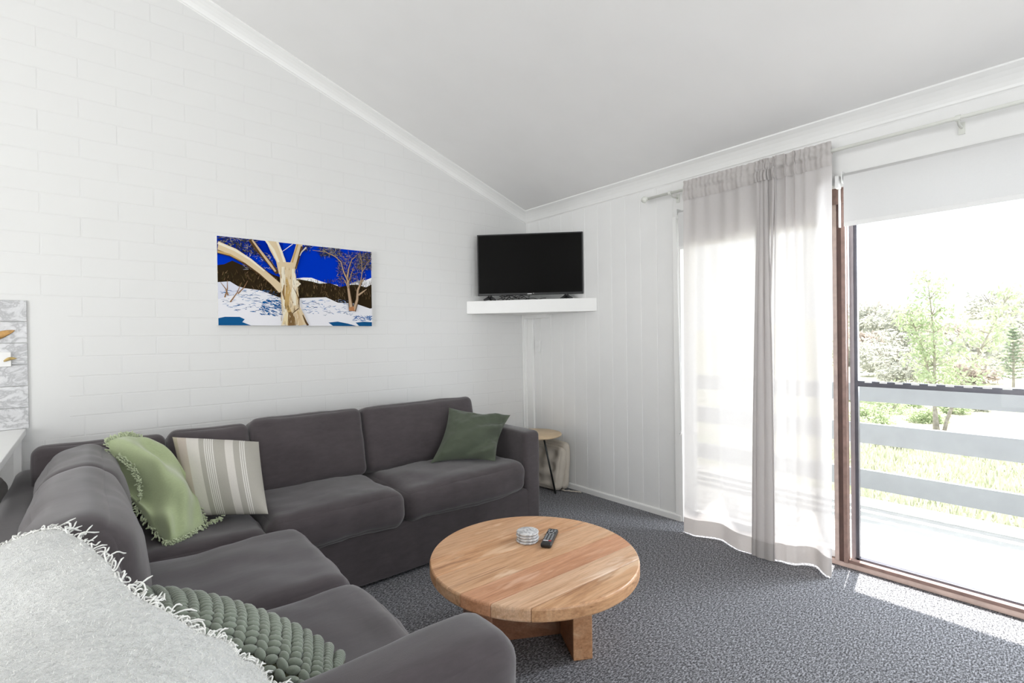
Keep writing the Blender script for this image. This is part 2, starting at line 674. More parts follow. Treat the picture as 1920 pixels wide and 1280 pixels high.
# ceiling
struct(MB().prism([(XB-.1, ceil_z(XB-.1)), (3.865, ceil_z(3.865)), (3.865, ceil_z(3.865)+.04), (XB-.1, ceil_z(XB-.1)+.12)],
                  (0, YN-.14, 0), (1, 0, 0), (0, 0, 1), (0, 1, 0), YW-YN+.28).build('ceiling', M['ceiling'], recenter=False))

# right wall: grooved boards, with the door opening
DY0, DY1, DZ = -1.10, 1.86, 2.10


def board_wall(mb, y0, y1, z0, z1, x=XW, th=.14, pitch=.1345, phase=2.041, gw=.004, gd=.0024):
    prof = [(y0, 0)]
    k = math.ceil((y0-phase)/pitch)
    while phase+k*pitch < y1-.02:
        g = phase+k*pitch
        if g > y0+.02:
            prof += [(g-gw, 0), (g, gd), (g+gw, 0)]
        k += 1
    prof += [(y1, 0), (y1, th), (y0, th)]
    mb.prism([(d, y) for y, d in prof], (x, 0, z0), (1, 0, 0), (0, 1, 0), (0, 0, 1), z1-z0)


mb = MB()
board_wall(mb, DY1, YW, 0, 2.47)
board_wall(mb, YN, DY0, 0, 2.47)
mb.box(XW, XW+.14, DY0, DY1, DZ, 2.47)
struct(mb.build('wall_right', M['white_wall'], recenter=False))

# near wall and back wall with unseen windows added for light (behind the camera)


def wall_with_opening(name, horiz, pos, a0, a1, o0, o1, z0, z1, ztop, th=.14):
    mb = MB()

    def bx(u0, u1, w0, w1):
        if horiz == 'x':
            mb.box(u0, u1, pos-th, pos, w0, w1)
        else:
            mb.box(pos-th, pos, u0, u1, w0, w1)
    bx(a0, o0, 0, ztop)
    bx(o1, a1, 0, ztop)
    bx(o0, o1, 0, z0)
    bx(o0, o1, z1, ztop)
    return struct(mb.build(name, M['white_wall'], recenter=False))


mb = MB()
x0, x1 = -1.65, 1.85
mb.prism([(XB, 0), (x0, 0), (x0, ceil_z(x0)), (XB, ceil_z(XB))], (0, YN-.14, 0), (1, 0, 0), (0, 0, 1), (0, 1, 0), .14)
mb.prism([(x1, 0), (XW+.1, 0), (XW+.1, ceil_z(XW+.1)), (x1, ceil_z(x1))], (0, YN-.14, 0), (1, 0, 0), (0, 0, 1), (0, 1, 0), .14)
mb.box(x0, x1, YN-.14, YN, 0, .3)
mb.prism([(x0, 2.4), (x1, 2.4), (x1, ceil_z(x1)), (x0, ceil_z(x0))], (0, YN-.14, 0), (1, 0, 0), (0, 0, 1), (0, 1, 0), .14)
struct(mb.build('wall_near', M['white_wall'], recenter=False))
wall_with_opening('wall_back', 'y', XB, YN, YW, -.95, 2.15, .5, 2.5, ceil_z(XB))


def simple_window(name, cx, cy, w, h, axis):
    e = empty(name, (cx, cy, 0), kind='structure')
    fr, gl = MB(), MB()
    z0, z1 = h
    t = .04
    for a, b, c, d in ((-w/2, w/2, z0, z0+t), (-w/2, w/2, z1-t, z1), (-w/2, -w/2+t, z0, z1), (w/2-t, w/2, z0, z1), (-t/2, t/2, z0, z1)):
        if axis == 'x':
            fr.box(cx+a, cx+b, cy-.03, cy+.03, c, d)
        else:
            fr.box(cx-.03, cx+.03, cy+a, cy+b, c, d)
    if axis == 'x':
        gl.box(cx-w/2, cx+w/2, cy-.003, cy+.003, z0, z1)
    else:
        gl.box(cx-.003, cx+.003, cy-w/2, cy+w/2, z0, z1)
    fr.build('window_frame', M['white_gloss'], e)
    gl.build('pane', M['glass'], e)


simple_window('added_window_2', .1, YN-.09, 3.5, (.3, 2.4), 'x')  # two unseen windows, added as sources for the room's fill
simple_window('added_window_3', XB-.09, .6, 3.1, (.5, 2.5), 'y')

# cornices (coved), skirting, corner moulding
cove = [(0, 0), (.074, 0), (.074, -.008), (.066, -.012), (.052, -.018), (.036, -.030), (.022, -.046), (.014, -.060), (.010, -.070), (.004, -.072), (0, -.078)]
# right wall cornice: profile in (-x, z)
mb = MB()
mb.prism([(a, b-SL*0-.0) for a, b in cove], (XW, YN, CZ+.0), (-1, 0, SL), (0, 0, 1), (0, 1, 0), YW-YN)
struct(mb.build('trim_1', M['white_gloss'], recenter=False, smooth=False))
# left wall cornice along the slope: profile in (-y, perpendicular to the ceiling)
dirx = Vector((-1, 0, SL)).normalized()
nrm = Vector((SL, 0, 1)).normalized()
mb = MB()
mb.prism(cove, Vector((XW, YW, CZ)), (0, -1, 0), nrm, dirx, 7.4)
struct(mb.build('trim_2', M['white_gloss'], recenter=False))
mb = MB()
mb.prism([(0, 0), (.017, 0), (.017, .036), (.010, .043), (0, .043)], (XW, DY1+.002, 0), (-1, 0, 0), (0, 0, 1), (0, 1, 0), YW-DY1)
mb.prism([(0, 0), (.017, 0), (.017, .036), (.010, .043), (0, .043)], (XW, YN, 0), (-1, 0, 0), (0, 0, 1), (0, 1, 0), DY0-YN)
struct(mb.build('baseboard_right', M['white_gloss'], recenter=False))
mb = MB()
mb.box(XW-.022, XW, 3.335, 3.43, .0, 1.455)
mb.box(XW-.05, XW-.022, 3.408, 3.43, .0, 1.455)
struct(mb.build('trim_3', M['white_gloss'], recenter=False, bevel=.003))
# white jamb lining at the left side of the big opening
mb = MB()
mb.box(XW-.012, XW+.14, DY1-.012, DY1+.045, 0.0, DZ)
mb.box(XW-.012, XW+.14, DY0, DY1, DZ-.03, DZ)
struct(mb.build('trim_4', M['white_gloss'], recenter=False, bevel=.002))

# glazed wall: door_1 = sliding leaf on the right, window_1 = fixed leaf behind the curtain
win = empty('window_1', (3.17, 1.4, 0), kind='structure')
mb = MB()
mb.box(3.15, 3.20, 1.80, 1.846, .035, 2.07)
mb.box(3.15, 3.20, .93, 1.80, .035, .075)
mb.box(3.15, 3.20, .93, 1.80, 2.03, 2.07)
mb.build('window_frame', M['white_gloss'], win, bevel=.002)
MB().box(3.172, 3.178, .93, 1.81, .06, 2.04).build('pane', M['glass'], win)

door = empty('door_1', (3.17, .2, 0), kind='structure')
mb = MB()
mb.box(3.122, 3.15, .925, .946, .03, 2.08)
mb.build('door_stile', M['tan_frame'], door, bevel=.002)
mb = MB()
mb.box(3.128, 3.155, .902, .925, .03, 2.08)
mb.build('door_stile', M['dark_brown'], door, bevel=.001)
mb = MB()
mb.box(3.118, 3.16, .883, .902, .03, 2.08)
mb.build('door_stile', M['brown_frame'], door, bevel=.002)
mb = MB()
mb.box(3.19, 3.22, .848, .864, .035, 2.08)
mb.box(3.19, 3.22, -1.06, -1.02, .035, 2.08)
mb.box(3.19, 3.22, -1.04, .868, .03, .05)
mb.build('screen_frame', M['dark_alu'], door, bevel=.002)
MB().box(3.192, 3.215, .864, .886, .035, 2.08).build('screen_frame', simple('stile_reflection_mauve', (.36, .33, .35), .4, .3), door, bevel=.002)  # stile strip with the mauve reflection of the glass put into its colour
mb = MB()
mb.box(3.186, 3.216, -1.04, .850, .990, 1.020)
bar = mb.build('cross_bar', M['dark_alu'], door, bevel=.002)
mb = MB()
for k in range(9):
    y = .80-.0665*k
    mb.box(3.183, 3.187, y-.016, y+.016, 1.012, 1.023)
mb.build('bar_clip', M['white_plastic'], bar)
MB().box(3.148, 3.154, -1.06, .885, .045, 2.06).build('pane', M['glass'], door)
mb = MB()
mb.box(3.13, 3.165, -1.08, .883, .03, .048)
mb.box(3.13, 3.165, -1.09, -1.05, .03, 2.08)
mb.box(3.13, 3.165, -1.08, .883, 2.05, 2.085)
mb.build('door_frame', M['brown_frame'], door, bevel=.002)
mb = MB()
mb.box(3.135, 3.215, DY0, 1.85, 0, .030)
mb.build('door_track', M['sill'], door, bevel=.004)
mb = MB()
mb.box(3.165, 3.172, DY0, 1.85, .030, .040)
mb.box(3.205, 3.212, DY0, 1.85, .030, .040)
mb.build('track_rail', M['chrome'], door)
mb = MB()
mb.box(3.215, 3.30, DY0, 1.85, -.03, .012)
mb.build('door_sill', M['grey_sill'], door, bevel=.003)
mb = MB()
mb.box(3.114, 3.15, .87, .95, 1.985, 2.072)
mb.build('door_head_block', M['brown_frame'], door)

# ------------------------------------------------------------------ outside: deck, railing, ground, hill
mb = MB()
for k in range(12):
    x = 3.245+k*.137
    mb.box(x, x+.131, -5.5, 6, -.12, -.08)
struct(mb.build('deck', M['deck'], recenter=False, bevel=.003))
rl = empty('deck_railing', (4.70, 1.0, -.08), 'white horizontal board railing along the deck outside the glass door', 'railing')
for z0, z1 in ((.742, .885), (.410, .568), (.052, .200)):
    MB().box(4.66, 4.70, -5.5, 6, z0, z1).build('rail_board', M['rail_white'], rl, bevel=.004)
for y in (5.2, 3.0, -3.0, -5.0):
    MB().box(4.70, 4.79, y-.045, y+.045, -.08, .885).build('post', M['rail_white'], rl, bevel=.004)

nx, ny = 60, 60
xs = np.concatenate([np.linspace(4.6, 30, 35), np.linspace(32, 140, 25)])
ys = np.linspace(-60, 90, ny)


def ground_z(x, y):
    z = -1.0-.01*(x-5) if x < 30 else -1.25+(x-30)*.012
    z += .10*noise.noise(Vector((x*.35, y*.35, 0)))
    if x > 42:
        t = min(1, (x-42)/60)
        z += 6.2*t*t*(3-2*t)*(1+.25*noise.noise(Vector((x*.03, y*.05, 4))))*max(.2, min(1.15, 1-(y-6)*.012))
    return z


vs = [(x, y, ground_z(x, y)) for x in xs for y in ys]
mb = MB()
mb.add(vs, grid_faces(nx, ny))
struct(mb.build('ground', M['ground'], recenter=False, smooth=True))


def leaf_cloud(mb, n, centre, rad, size, fn=None, seed=0, mi=0):
    g = np.random.default_rng(seed)
    for i in range(n):
        d = g.normal(size=3)
        d /= np.linalg.norm(d)
        rr = g.random()**.45
        p = Vector(centre)+Vector((d[0]*rad[0], d[1]*rad[1], d[2]*rad[2]))*rr
        if fn:
            p = fn(p)
        a = Vector(g.normal(size=3)).normalized()
        b = a.orthogonal().normalized()
        sz = size*(.6+g.random()*.8)
        mb.add([p-a*sz, p+b*sz*.45, p+a*sz, p-b*sz*.45], [(0, 1, 2, 3)], mi)


def grow_tree(name, x, y, z, stems, leafmat_, label, leaf_n, lsize, group=None, seed=1):
    e = empty(name, (x, y, z), label, 'tree', group)
    g = random.Random(seed)
    tm, lm = MB(), MB()
    for (dx, dy, hgt, lean) in stems:
        pts, rs = [], []
        N = 9
        for i in range(N+1):
            t = i/N
            pts.append((x+dx+lean[0]*t**1.3+.05*math.sin(5*t+dx*9), y+dy+lean[1]*t**1.3+.05*math.cos(4*t), z-.1+hgt*t))
            rs.append(.034*(1-t)+.008)
        tm.tube(pts, rs, 7)
        for i in range(3, N+1):
            for q in range(4):
                p = Vector(pts[i])
                d = Vector((g.uniform(-1, 1), g.uniform(-1, 1), g.uniform(.0, .9))).normalized()
                L = g.uniform(.35, .75)*(1.15-.6*i/N)
                tip = p+d*L
                tm.tube([p, p+d*L*.5+Vector((0, 0, .03)), tip], [.012, .008, .004], 5)
                leaf_cloud(lm, leaf_n, tip, (.26, .26, .22), lsize, seed=g.randint(0, 99999))
    tm.build('trunk', M['trunk'], e, smooth=True)
    lm.build('foliage', M[leafmat_], e)
    return e


grow_tree('young_tree', 15, 2.36, -1.0, [(0, .06, 3.55, (.1, .2)), (.05, -.08, 3.0, (0, -.95)), (0, .0, 2.8, (.1, .6))],
          'leaf_light', 'slender young tree with pale green leaves beyond the deck railing, forked low', 34, .055, seed=4)
# conifer
e = empty('young_pine', (30, 2.34, -1.15), 'small dark conifer standing alone on the slope at the right edge', 'tree')
mb, lm = MB(), MB()
mb.tube([(30, 2.34, -1.25), (30, 2.34, 1.45)], [.06, .01], 6)
for i in range(16):
    z = -.75+i*.135
    rr = .62*(1-i/17)+.05
    for k in range(7):
        a = k*2*PI/7+i*.6
        p0 = Vector((30, 2.34, z))
        p1 = p0+Vector((math.cos(a)*rr, math.sin(a)*rr, .12))
        mb.tube([p0, p1], [.012, .004], 4)
        for q in range(14):
            t = random.uniform(.2, 1)
            p = p0.lerp(p1, t)
            d = Vector((random.uniform(-1, 1), random.uniform(-1, 1), random.uniform(-.3, 1))).normalized()*.11
            s_ = d.orthogonal().normalized()*.018
            lm.add([p-s_, p+s_, p+d], [(0, 1, 2)])
mb.build('trunk', M['trunk'], e)
lm.build('foliage', M['leaf_pine'], e)

# bushes: build three kinds once, then copy
protos = {}
for kn_, mat_ in (('a', 'leaf_grey'), ('b', 'leaf_rust'), ('c', 'leaf_light')):
    mb = MB()
    g = random.Random(ord(kn_))
    for q in range(22):
        c = (g.uniform(-.8, .8), g.uniform(-.8, .8), g.uniform(.15, .95))
        leaf_cloud(mb, 75, c, (.42, .42, .34), .085, seed=g.randint(0, 9999))
    sm = MB()
    for q in range(9):
        a = q*.7
        sm.tube([(0, 0, -.25), (.3*math.cos(a), .3*math.sin(a), .4), (.6*math.cos(a), .6*math.sin(a), 1.0)], [.05, .03, .01], 5)
    protos[kn_] = (mb, sm, mat_)
made = {}
bush_label = {'a': 'grey-green rounded bush on the slope beyond the young tree',
              'b': 'rusty brown rounded bush on the slope beyond the young tree',
              'c': 'pale green leafy bush on the slope beyond the young tree'}


def bush(kn_, x, y, z, sc, name='bush', label=None, group=None, rz=0.):
    if kn_ not in made:
        e = empty(name, (0, 0, 0))
        mb, sm, mat_ = protos[kn_]
        mb.build('foliage', M[mat_], e)
        sm.build('stems', M['trunk'], e)
        made[kn_] = e
        r = e
    else:
        r = copy_tree(made[kn_])
    r.location = (x, y, z)
    r.scale = (sc, sc, sc*.95)
    r.rotation_euler = (0, 0, rz)
    tag(r, label or bush_label[kn_], 'bush', group or {'a': 'grey-green bushes on the slope', 'b': 'rusty bushes on the slope', 'c': 'pale green bushes on the slope'}[kn_])
    return r


placed = []


def scatter(seed, n, x0, x1, a0, a1, s0, s1, kinds):
    g = random.Random(seed)
    out = []
    for _ in range(4000):
        if len(out) >= n:
            break
        x = g.uniform(x0, x1)
        y = x*g.uniform(a0, a1)
        sc = g.uniform(s0, s1)
        if all((x-px)**2+(y-py)**2 > (1.42*(sc+ps))**2 for px, py, ps in placed):
            placed.append((x, y, sc))
            out.append((x, y, sc, g.choice(kinds), g.uniform(0, 6)))
    return out


placed += [(15, 2.36, .5), (30, 2.34, .8)]
ORD = ['leftmost', 'second from the left', 'third from the left', 'fourth from the left', 'fifth from the left', 'sixth from the left', 'seventh from the left',
       'eighth from the left', 'ninth from the left', 'tenth from the left', 'eleventh from the left', 'twelfth from the left']
bands = [
    (11, 9, 30, 40, .12, .285, 1.0, 1.6, 'aab', 'on the near slope', 'bushes on the near slope', .1),
    (12, 10, 41, 54, .03, .285, 1.6, 2.3, 'abb', 'on the middle slope', 'bushes on the middle slope', .1),
    (13, 12, 56, 78, .02, .29, 2.2, 3.1, 'aab', 'along the hilltop', 'bushes along the hilltop', .1),
    (14, 8, 14, 21, .17, .285, .40, .75, 'c', 'beside the rocks past the railing', 'low shrubs beyond the railing', -.1),
    (15, 8, 18, 27, .03, .15, .25, .5, 'ca', 'on the open ground at right', 'scrubby shrubs on the open ground', -.05)]
KN = {'a': 'grey-green bush', 'b': 'rusty brown bush', 'c': 'pale green shrub'}
for (sd, n, x0, x1, a0, a1, s0, s1, kinds, where, grp, dz) in bands:
    its = sorted(scatter(sd, n, x0, x1, a0, a1, s0, s1, kinds), key=lambda q: -q[1]/q[0])
    cnt = {}
    for (x, y, sc, kk, rz) in its:
        c_ = cnt.get(kk, 0)
        cnt[kk] = c_+1
        bush(kk, x, y, ground_z(x, y)+dz, sc, label=f'{KN[kk]} {where}, {ORD[c_]} of its kind', group=grp, rz=rz)
# rocks
for i, (x, y, sz) in enumerate(((12.7, 2.78, .26), (13.5, 2.35, .20), (12.2, 3.35, .2), (14.1, 1.95, .15), (13.3, .55, .22))):
    mb = MB()
    bm = bmesh.new()
    bmesh.ops.create_icosphere(bm, subdivisions=3, radius=1)
    for v in bm.verts:
        k = 1+.35*noise.noise(v.co*1.4+Vector((i*5, 0, 0)))
        v.co = Vector((v.co.x*k*sz*1.2, v.co.y*k*sz*1.4, v.co.z*k*sz*.8))+Vector((x, y, ground_z(x, y)+sz*.3))
    mb.add([v.co.copy() for v in bm.verts], [[v.index for v in f.verts] for f in bm.faces])
    bm.free()
    tag(mb.build('rock', M['rock'], smooth=True),
        ['pale garden rock beyond the railing, largest of the cluster left of the young tree', 'pale garden rock in the cluster, right beside the largest one',
         'pale garden rock at the left end of the cluster beyond the railing', 'smallest pale garden rock, closest to the young tree trunk',
         'pale rock at the right edge beyond the railing'][i], 'rock', 'garden rocks beyond the railing' if i < 4 else None)
# grass
mb = MB()
g = np.random.default_rng(5)
for i in range(12000):
    x = 5.2+g.random()*8.2
    y = x*(g.random()*.33)+(-.2)
    z = ground_z(x, y)
    h = .06+.12*g.random()
    w = .012+.0016*x*.5
    a = g.random()*PI
    mb.add([(x-w*math.cos(a), y-w*math.sin(a), z), (x+w*math.cos(a), y+w*math.sin(a), z), (x+(g.random()-.5)*.1, y+(g.random()-.5)*.1, z+h)], [(0, 1, 2)])
tag(mb.build('meadow_grass', M['leaf_grass'], recenter=False), 'short sunlit grass between the deck and the slope', 'grass', kind='stuff')

# ------------------------------------------------------------------ picture on the wall
art = empty('wall_art', (1.075, YW, 1.38), 'wide canvas print of a gnarled snow gum in snow under a deep blue sky', 'picture')
AX0, AX1, AZ0, AZ1 = .587, 1.560, 1.381, 1.916
MB().box(AX0, AX1, YW-.028, YW, AZ0, AZ1).build('canvas', M['canvas_edge'], art, bevel=.002)
pv, pf, pc = [], [], []
layer = [0]


def uvp(px, py):
    sx = (px-150)/1625
    u = sx*942/(775+sx*(942-775))
    top = 132+(px-152)*.105
    v = (1076-py)/(1076-top)
    return min(1, max(0, u)), min(1, max(0, v))


def pp(pts, col, raw=False):
    layer[0] += 1
    y = YW-.0286-layer[0]*.0000022
    o = len(pv)
    for q in pts:
        u, v = q if raw else uvp(*q)
        u = min(1, max(0, u)); v = min(1, max(0, v))
        pv.append((AX0+u*(AX1-AX0), y, AZ0+v*(AZ1-AZ0)))
    pf.append(tuple(range(o, o+len(pts))))
    pc.append(col)


def limb(pts, ws, col):
    """tapered branch in picture pixels."""
    L, Rr = [], []
    for i, (x, y) in enumerate(pts):
        a = pts[max(i-1, 0)]
        b = pts[min(i+1, len(pts)-1)]
        dx, dy = b[0]-a[0], b[1]-a[1]
        d = math.hypot(dx, dy) or 1
        nx_, ny_ = -dy/d*ws[i]/2, dx/d*ws[i]/2
        L.append((x+nx_, y+ny_))
        Rr.append((x-nx_, y-ny_))
    for i in range(len(pts)-1):
        pp([L[i], L[i+1], Rr[i+1], Rr[i]], col)


BLUE = (.004, .045, .50)
pp([(0, 0), (1, 0), (1, 1), (0, 1)], (.001, .035, .50), raw=True)
pp([(0, 0), (1, 0), (1, .3), (0, .3)], (.80, .80, .84), raw=True)
pp([(0, .3), (1, .3), (1, .42), (0, .42)], (.030, .020, .010), raw=True)
pp([(150, 132), (700, 180), (700, 330), (150, 330)], (.001, .02, .36))
gr = random.Random(2)
# snowy ridge then dark ridge
pp([(820, 570), (900, 560), (990, 562), (1080, 595), (1180, 625), (1300, 640), (1300, 700), (820, 700)], (.86, .86, .88))
pp([(1430, 640), (1560, 600), (1700, 590), (1790, 572), (1790, 720), (1430, 720)], (.86, .86, .88))
DK = (.030, .020, .010)
pp([(140, 440), (200, 430), (260, 390), (330, 430), (420, 470), (500, 470), (600, 530), (700, 570), (860, 580), (980, 600), (1080, 625), (1200, 620), (1330, 660),
    (1480, 640), (1560, 640), (1690, 670), (1790, 640), (1790, 900), (1500, 830), (1200, 820), (900, 780), (700, 760), (400, 720), (250, 640), (140, 680)], DK)
# scrub texture
for i in range(420):
    x = gr.uniform(150, 1770)
    yb = 600 if x > 800 else 520
    y = gr.uniform(yb, 800 if x > 800 else 730)
    c = gr.choice([(.12, .075, .035), (.07, .05, .02), (.018, .012, .008), (.2, .13, .07), (.05, .045, .02)])
    a = gr.uniform(-.6, .6)
    limb([(x, y), (x+gr.uniform(-20, 20), y-gr.uniform(15, 50))], [gr.uniform(3, 9), 2], c)
# snow field
SN = (.80, .80, .84)
pp([(140, 800), (250, 720), (360, 680), (480, 700), (620, 760), (720, 800), (880, 780), (1000, 775), (1150, 770), (1300, 830), (1430, 870), (1560, 880), (1650, 900), (1790, 890), (1790, 1090), (140, 1090)], SN)
pp([(140, 620), (240, 610), (300, 660), (380, 690), (250, 760), (140, 800)], (.68, .70, .80))
for i in range(230):
    x = gr.uniform(150, 660) if i < 130 else gr.uniform(860, 1500)
    y = (gr.uniform(700, 930) if i < 130 else gr.uniform(800, 960))
    c = gr.choice([(.02, .12, .32), (.05, .18, .42), (.03, .08, .2), (.35, .42, .6)])
    L_ = gr.uniform(10, 60)
    limb([(x, y), (x+L_*.6, y+gr.uniform(-8, 8)), (x+L_, y+gr.uniform(-10, 12))], [2, gr.uniform(3, 8), 1.5], c)
for i in range(90):
    x, y = gr.uniform(470, 660), gr.uniform(800, 960)
    limb([(x, y), (x+gr.uniform(10, 50), y+gr.uniform(0, 20))], [gr.uniform(4, 14), 3], (.01, .10, .30))
pp([(140, 1000), (200, 985), (310, 985), (350, 1010), (330, 1040), (400, 1075), (140, 1075)], (.01, .10, .27))
pp([(1175, 1040), (1290, 1030), (1420, 1050), (1540, 1076), (1230, 1076)], (.01, .09, .24))
pp([(1530, 1040), (1650, 1030), (1770, 1035), (1770, 1076), (1580, 1076)], (.01, .09, .24))
for i in range(30):
    x = gr.uniform(1480, 1740)
    limb([(x, 960+gr.uniform(0, 60)), (x+60, 965+gr.uniform(0, 60))], [2, 7], (.06, .16, .40))
# small shrub trees at left
for bx, by, tx, ty in ((240, 830, 330, 620), (200, 780, 220, 600), (300, 740, 380, 600), (225, 760, 170, 620)):
    limb([(bx, by), ((bx+tx)/2+10, (by+ty)/2), (tx, ty)], [12, 8, 3], (.30, .17, .09))
# foliage haze of twigs top left and right


def twigs(x0, x1, y0, y1, n, cols, ln=(15, 50), w=(2, 5)):
    for i in range(n):
        x, y = gr.uniform(x0, x1), gr.uniform(y0, y1)
        a = gr.uniform(0, 2*PI)
        L_ = gr.uniform(*ln)
        limb([(x, y), (x+math.cos(a)*L_*.5, y+math.sin(a)*L_*.5+gr.uniform(-6, 6)), (x+math.cos(a)*L_, y+math.sin(a)*L_)], [gr.uniform(*w), gr.uniform(*w), 1.5], gr.choice(cols))


GN = [(.02, .025, .012), (.05, .05, .03), (.10, .09, .06), (.02, .03, .10), (.35, .33, .30)]
twigs(160, 460, 140, 310, 420, GN)
twigs(350, 620, 300, 480, 90, [(.5, .5, .55), (.02, .03, .08), (.2, .2, .3)])
twigs(900, 980, 210, 270, 50, GN)
twigs(1080, 1340, 235, 330, 320, GN)
twigs(1300, 1560, 300, 620, 520, GN+[(.35, .22, .15), (.28, .2, .16)], (10, 40))
twigs(1560, 1775, 300, 480, 640, GN+[(.3, .2, .14)], (10, 40))
twigs(1540, 1700, 480, 620, 90, GN, (10, 30))
# right hand trees
RB = (.50, .36, .24)
for pts, ws in (([(1470, 915), (1450, 800), (1430, 680), (1420, 560), (1440, 470), (1480, 380), (1560, 330)], [60, 45, 36, 26, 18, 10, 5]),
                ([(1425, 600), (1370, 500), (1340, 400), (1270, 340), (1150, 290), (1000, 270)], [22, 18, 14, 11, 8, 4]),
                ([(1430, 620), (1470, 540), (1510, 450)], [14, 8, 4]),
                ([(1500, 915), (1550, 800), (1560, 700), (1610, 620), (1660, 570)], [50, 40, 34, 22, 10]),
                ([(1570, 750), (1630, 720), (1690, 690)], [26, 20, 8]),
                ([(1600, 640), (1630, 500), (1620, 390), (1600, 310)], [16, 12, 8, 4]),
                ([(1640, 500), (1700, 420), (1770, 370)], [9, 6, 3]),
                ([(1430, 680), (1390, 600), (1360, 570)], [18, 12, 6])):
    limb(pts, [w*1.15 for w in ws], (.10, .06, .035))
    limb([(x-2, y) for x, y in pts], [w*.72 for w in ws], RB)
pp([(1430, 880), (1500, 870), (1510, 920), (1435, 915)], (.45, .20, .09))
# big snow gum
B1, B2, B3, B4 = (.68, .55, .36), (.52, .35, .14), (.10, .055, .025), (.80, .74, .60)
limb([(140, 260), (270, 310), (380, 400), (500, 510), (600, 610), (680, 700)], [120, 95, 85, 78, 80, 90], B3)
limb([(140, 235), (270, 300), (380, 390), (500, 505), (600, 610), (680, 700)], [92, 76, 66, 60, 66, 80], B1)
limb([(150, 210), (280, 280), (400, 375), (520, 495)], [26, 24, 20, 14], B4)
limb([(140, 300), (240, 330), (340, 400)], [26, 18, 10], B2)
limb([(400, 160), (470, 280), (560, 400), (640, 520)], [34, 40, 44, 40], B3)
limb([(420, 170), (490, 290), (570, 420), (620, 500)], [14, 20, 24, 16], (.60, .45, .28))
limb([(590, 130), (620, 260), (670, 380), (700, 520)], [110, 100, 90, 100], B1)
limb([(540, 150), (600, 270), (650, 400)], [30, 26, 20], B4)
limb([(640, 180), (680, 300), (710, 420)], [22, 22, 22], B4)
limb([(860, 200), (820, 330), (790, 420), (760, 520)], [70, 60, 64, 90], B1)
limb([(885, 230), (850, 350), (815, 470)], [24, 22, 18], B3)
limb([(840, 210), (800, 330), (780, 410)], [16, 18, 16], B2)
limb([(930, 240), (880, 290), (860, 330)], [16, 12, 8], (.6, .55, .45))
limb([(790, 205), (720, 260), (680, 290)], [8, 7, 4], (.7, .7, .75))
limb([(740, 400), (735, 520), (745, 640), (755, 760), (760, 880), (790, 980), (800, 1078)], [130, 150, 170, 176, 180, 215, 275], B1)
limb([(690, 450), (690, 600), (700, 800), (700, 1000), (690, 1076)], [26, 40, 40, 36, 40], B4)
limb([(720, 560), (735, 700), (720, 860), (760, 960)], [14, 50, 44, 30], B2)
limb([(700, 640), (690, 720), (700, 800)], [10, 26, 10], (.30, .18, .07))
limb([(790, 470), (800, 600), (790, 760), (800, 860)], [24, 40, 46, 30], B4)
limb([(820, 600), (850, 630), (820, 660)], [30, 34, 20], B4)
limb([(800, 690), (845, 790), (840, 890), (770, 950)], [6, 14, 12, 6], B3)
limb([(750, 930), (765, 1000), (770, 1076)], [30, 70, 80], (.20, .12, .05))
limb([(820, 940), (840, 1010), (860, 1076)], [40, 50, 60], (.62, .46, .28))
limb([(880, 960), (910, 1030), (935, 1076)], [8, 20, 26], B3)
limb([(720, 930), (705, 1000), (700, 1060)], [20, 40, 46], (.78, .66, .42))
for i in range(120):
    x, y = gr.uniform(665, 850), gr.uniform(430, 1050)
    limb([(x, y), (x+gr.uniform(-6, 6), y+gr.uniform(20, 70))], [1.5, gr.uniform(2, 6), ][:2], gr.choice([B2, B3, B4, (.40, .26, .11), (.72, .62, .45)]))
me = bpy.data.meshes.new('print')
me.from_pydata(pv, [], pf)
ca = me.color_attributes.new('paint', 'FLOAT_COLOR', 'CORNER')
arr = []
for f, c in zip(pf, pc):
    arr += [(*c, 1)]*len(f)
ca.data.foreach_set('color', np.array(arr, dtype=np.float32).ravel())
s = NT('printed_photo')
vc = s.n('ShaderNodeVertexColor', layer_name='paint')
s.base(vc.outputs[0])
s.set(Roughness=.9)
s.b.inputs['Specular IOR Level'].default_value = 0
me.materials.append(s.m)
po = bpy.data.objects.new('print', me)
COL.objects.link(po)
po.parent = art
po.location = -art.location

# ------------------------------------------------------------------ corner shelf and television
SA, SB = Vector((2.417, YW, 0)), Vector((XW, 2.596, 0))
dsh = (SB-SA).normalized()
nsh = Vector((-dsh.y, dsh.x, 0))       # towards the corner
sh = empty('corner_shelf', (2.9, 3.2, 1.485), 'thick white floating shelf across the corner under the television', 'shelf')
MB().prism([(SA.x, SA.y), (SB.x, SB.y), (XW, YW)], (0, 0, 1.487), (1, 0, 0), (0, 1, 0), (0, 0, 1), .108).build('shelf_board', M['white_gloss'], sh, bevel=.004)
MB().prism([(XW-.06, YW), (XW-.06, YW-.3), (XW, YW-.3), (XW, YW)], (0, 0, 1.455), (1, 0, 0), (0, 1, 0), (0, 0, 1), .032).build('batten', M['white_gloss'], sh)
TZ = 1.595
tvc = Vector((2.784, 3.041, 0))
dtv = Vector((.694, -.72, 0)).normalized()
ntv = Vector((-dtv.y, dtv.x, 0))
tv = empty('television', (tvc.x, tvc.y, TZ), 'black flat-screen television switched off on the white corner shelf', 'television')


def tvm(a, d, z):    # a along the screen, d towards corner, z up from shelf
    return tvc+dtv*a+ntv*d+Vector((0, 0, TZ+z))


def tvbox(mb, a0, a1, d0, d1, z0, z1, mi=0):
    vs = [tvm(a, d, z) for z in (z0, z1) for (a, d) in ((a0, d0), (a1, d0), (a1, d1), (a0, d1))]
    mb.add(vs, [(0, 3, 2, 1), (4, 5, 6, 7), (0, 1, 5, 4), (1, 2, 6, 5), (2, 3, 7, 6), (3, 0, 4, 7)], mi)
    return mb


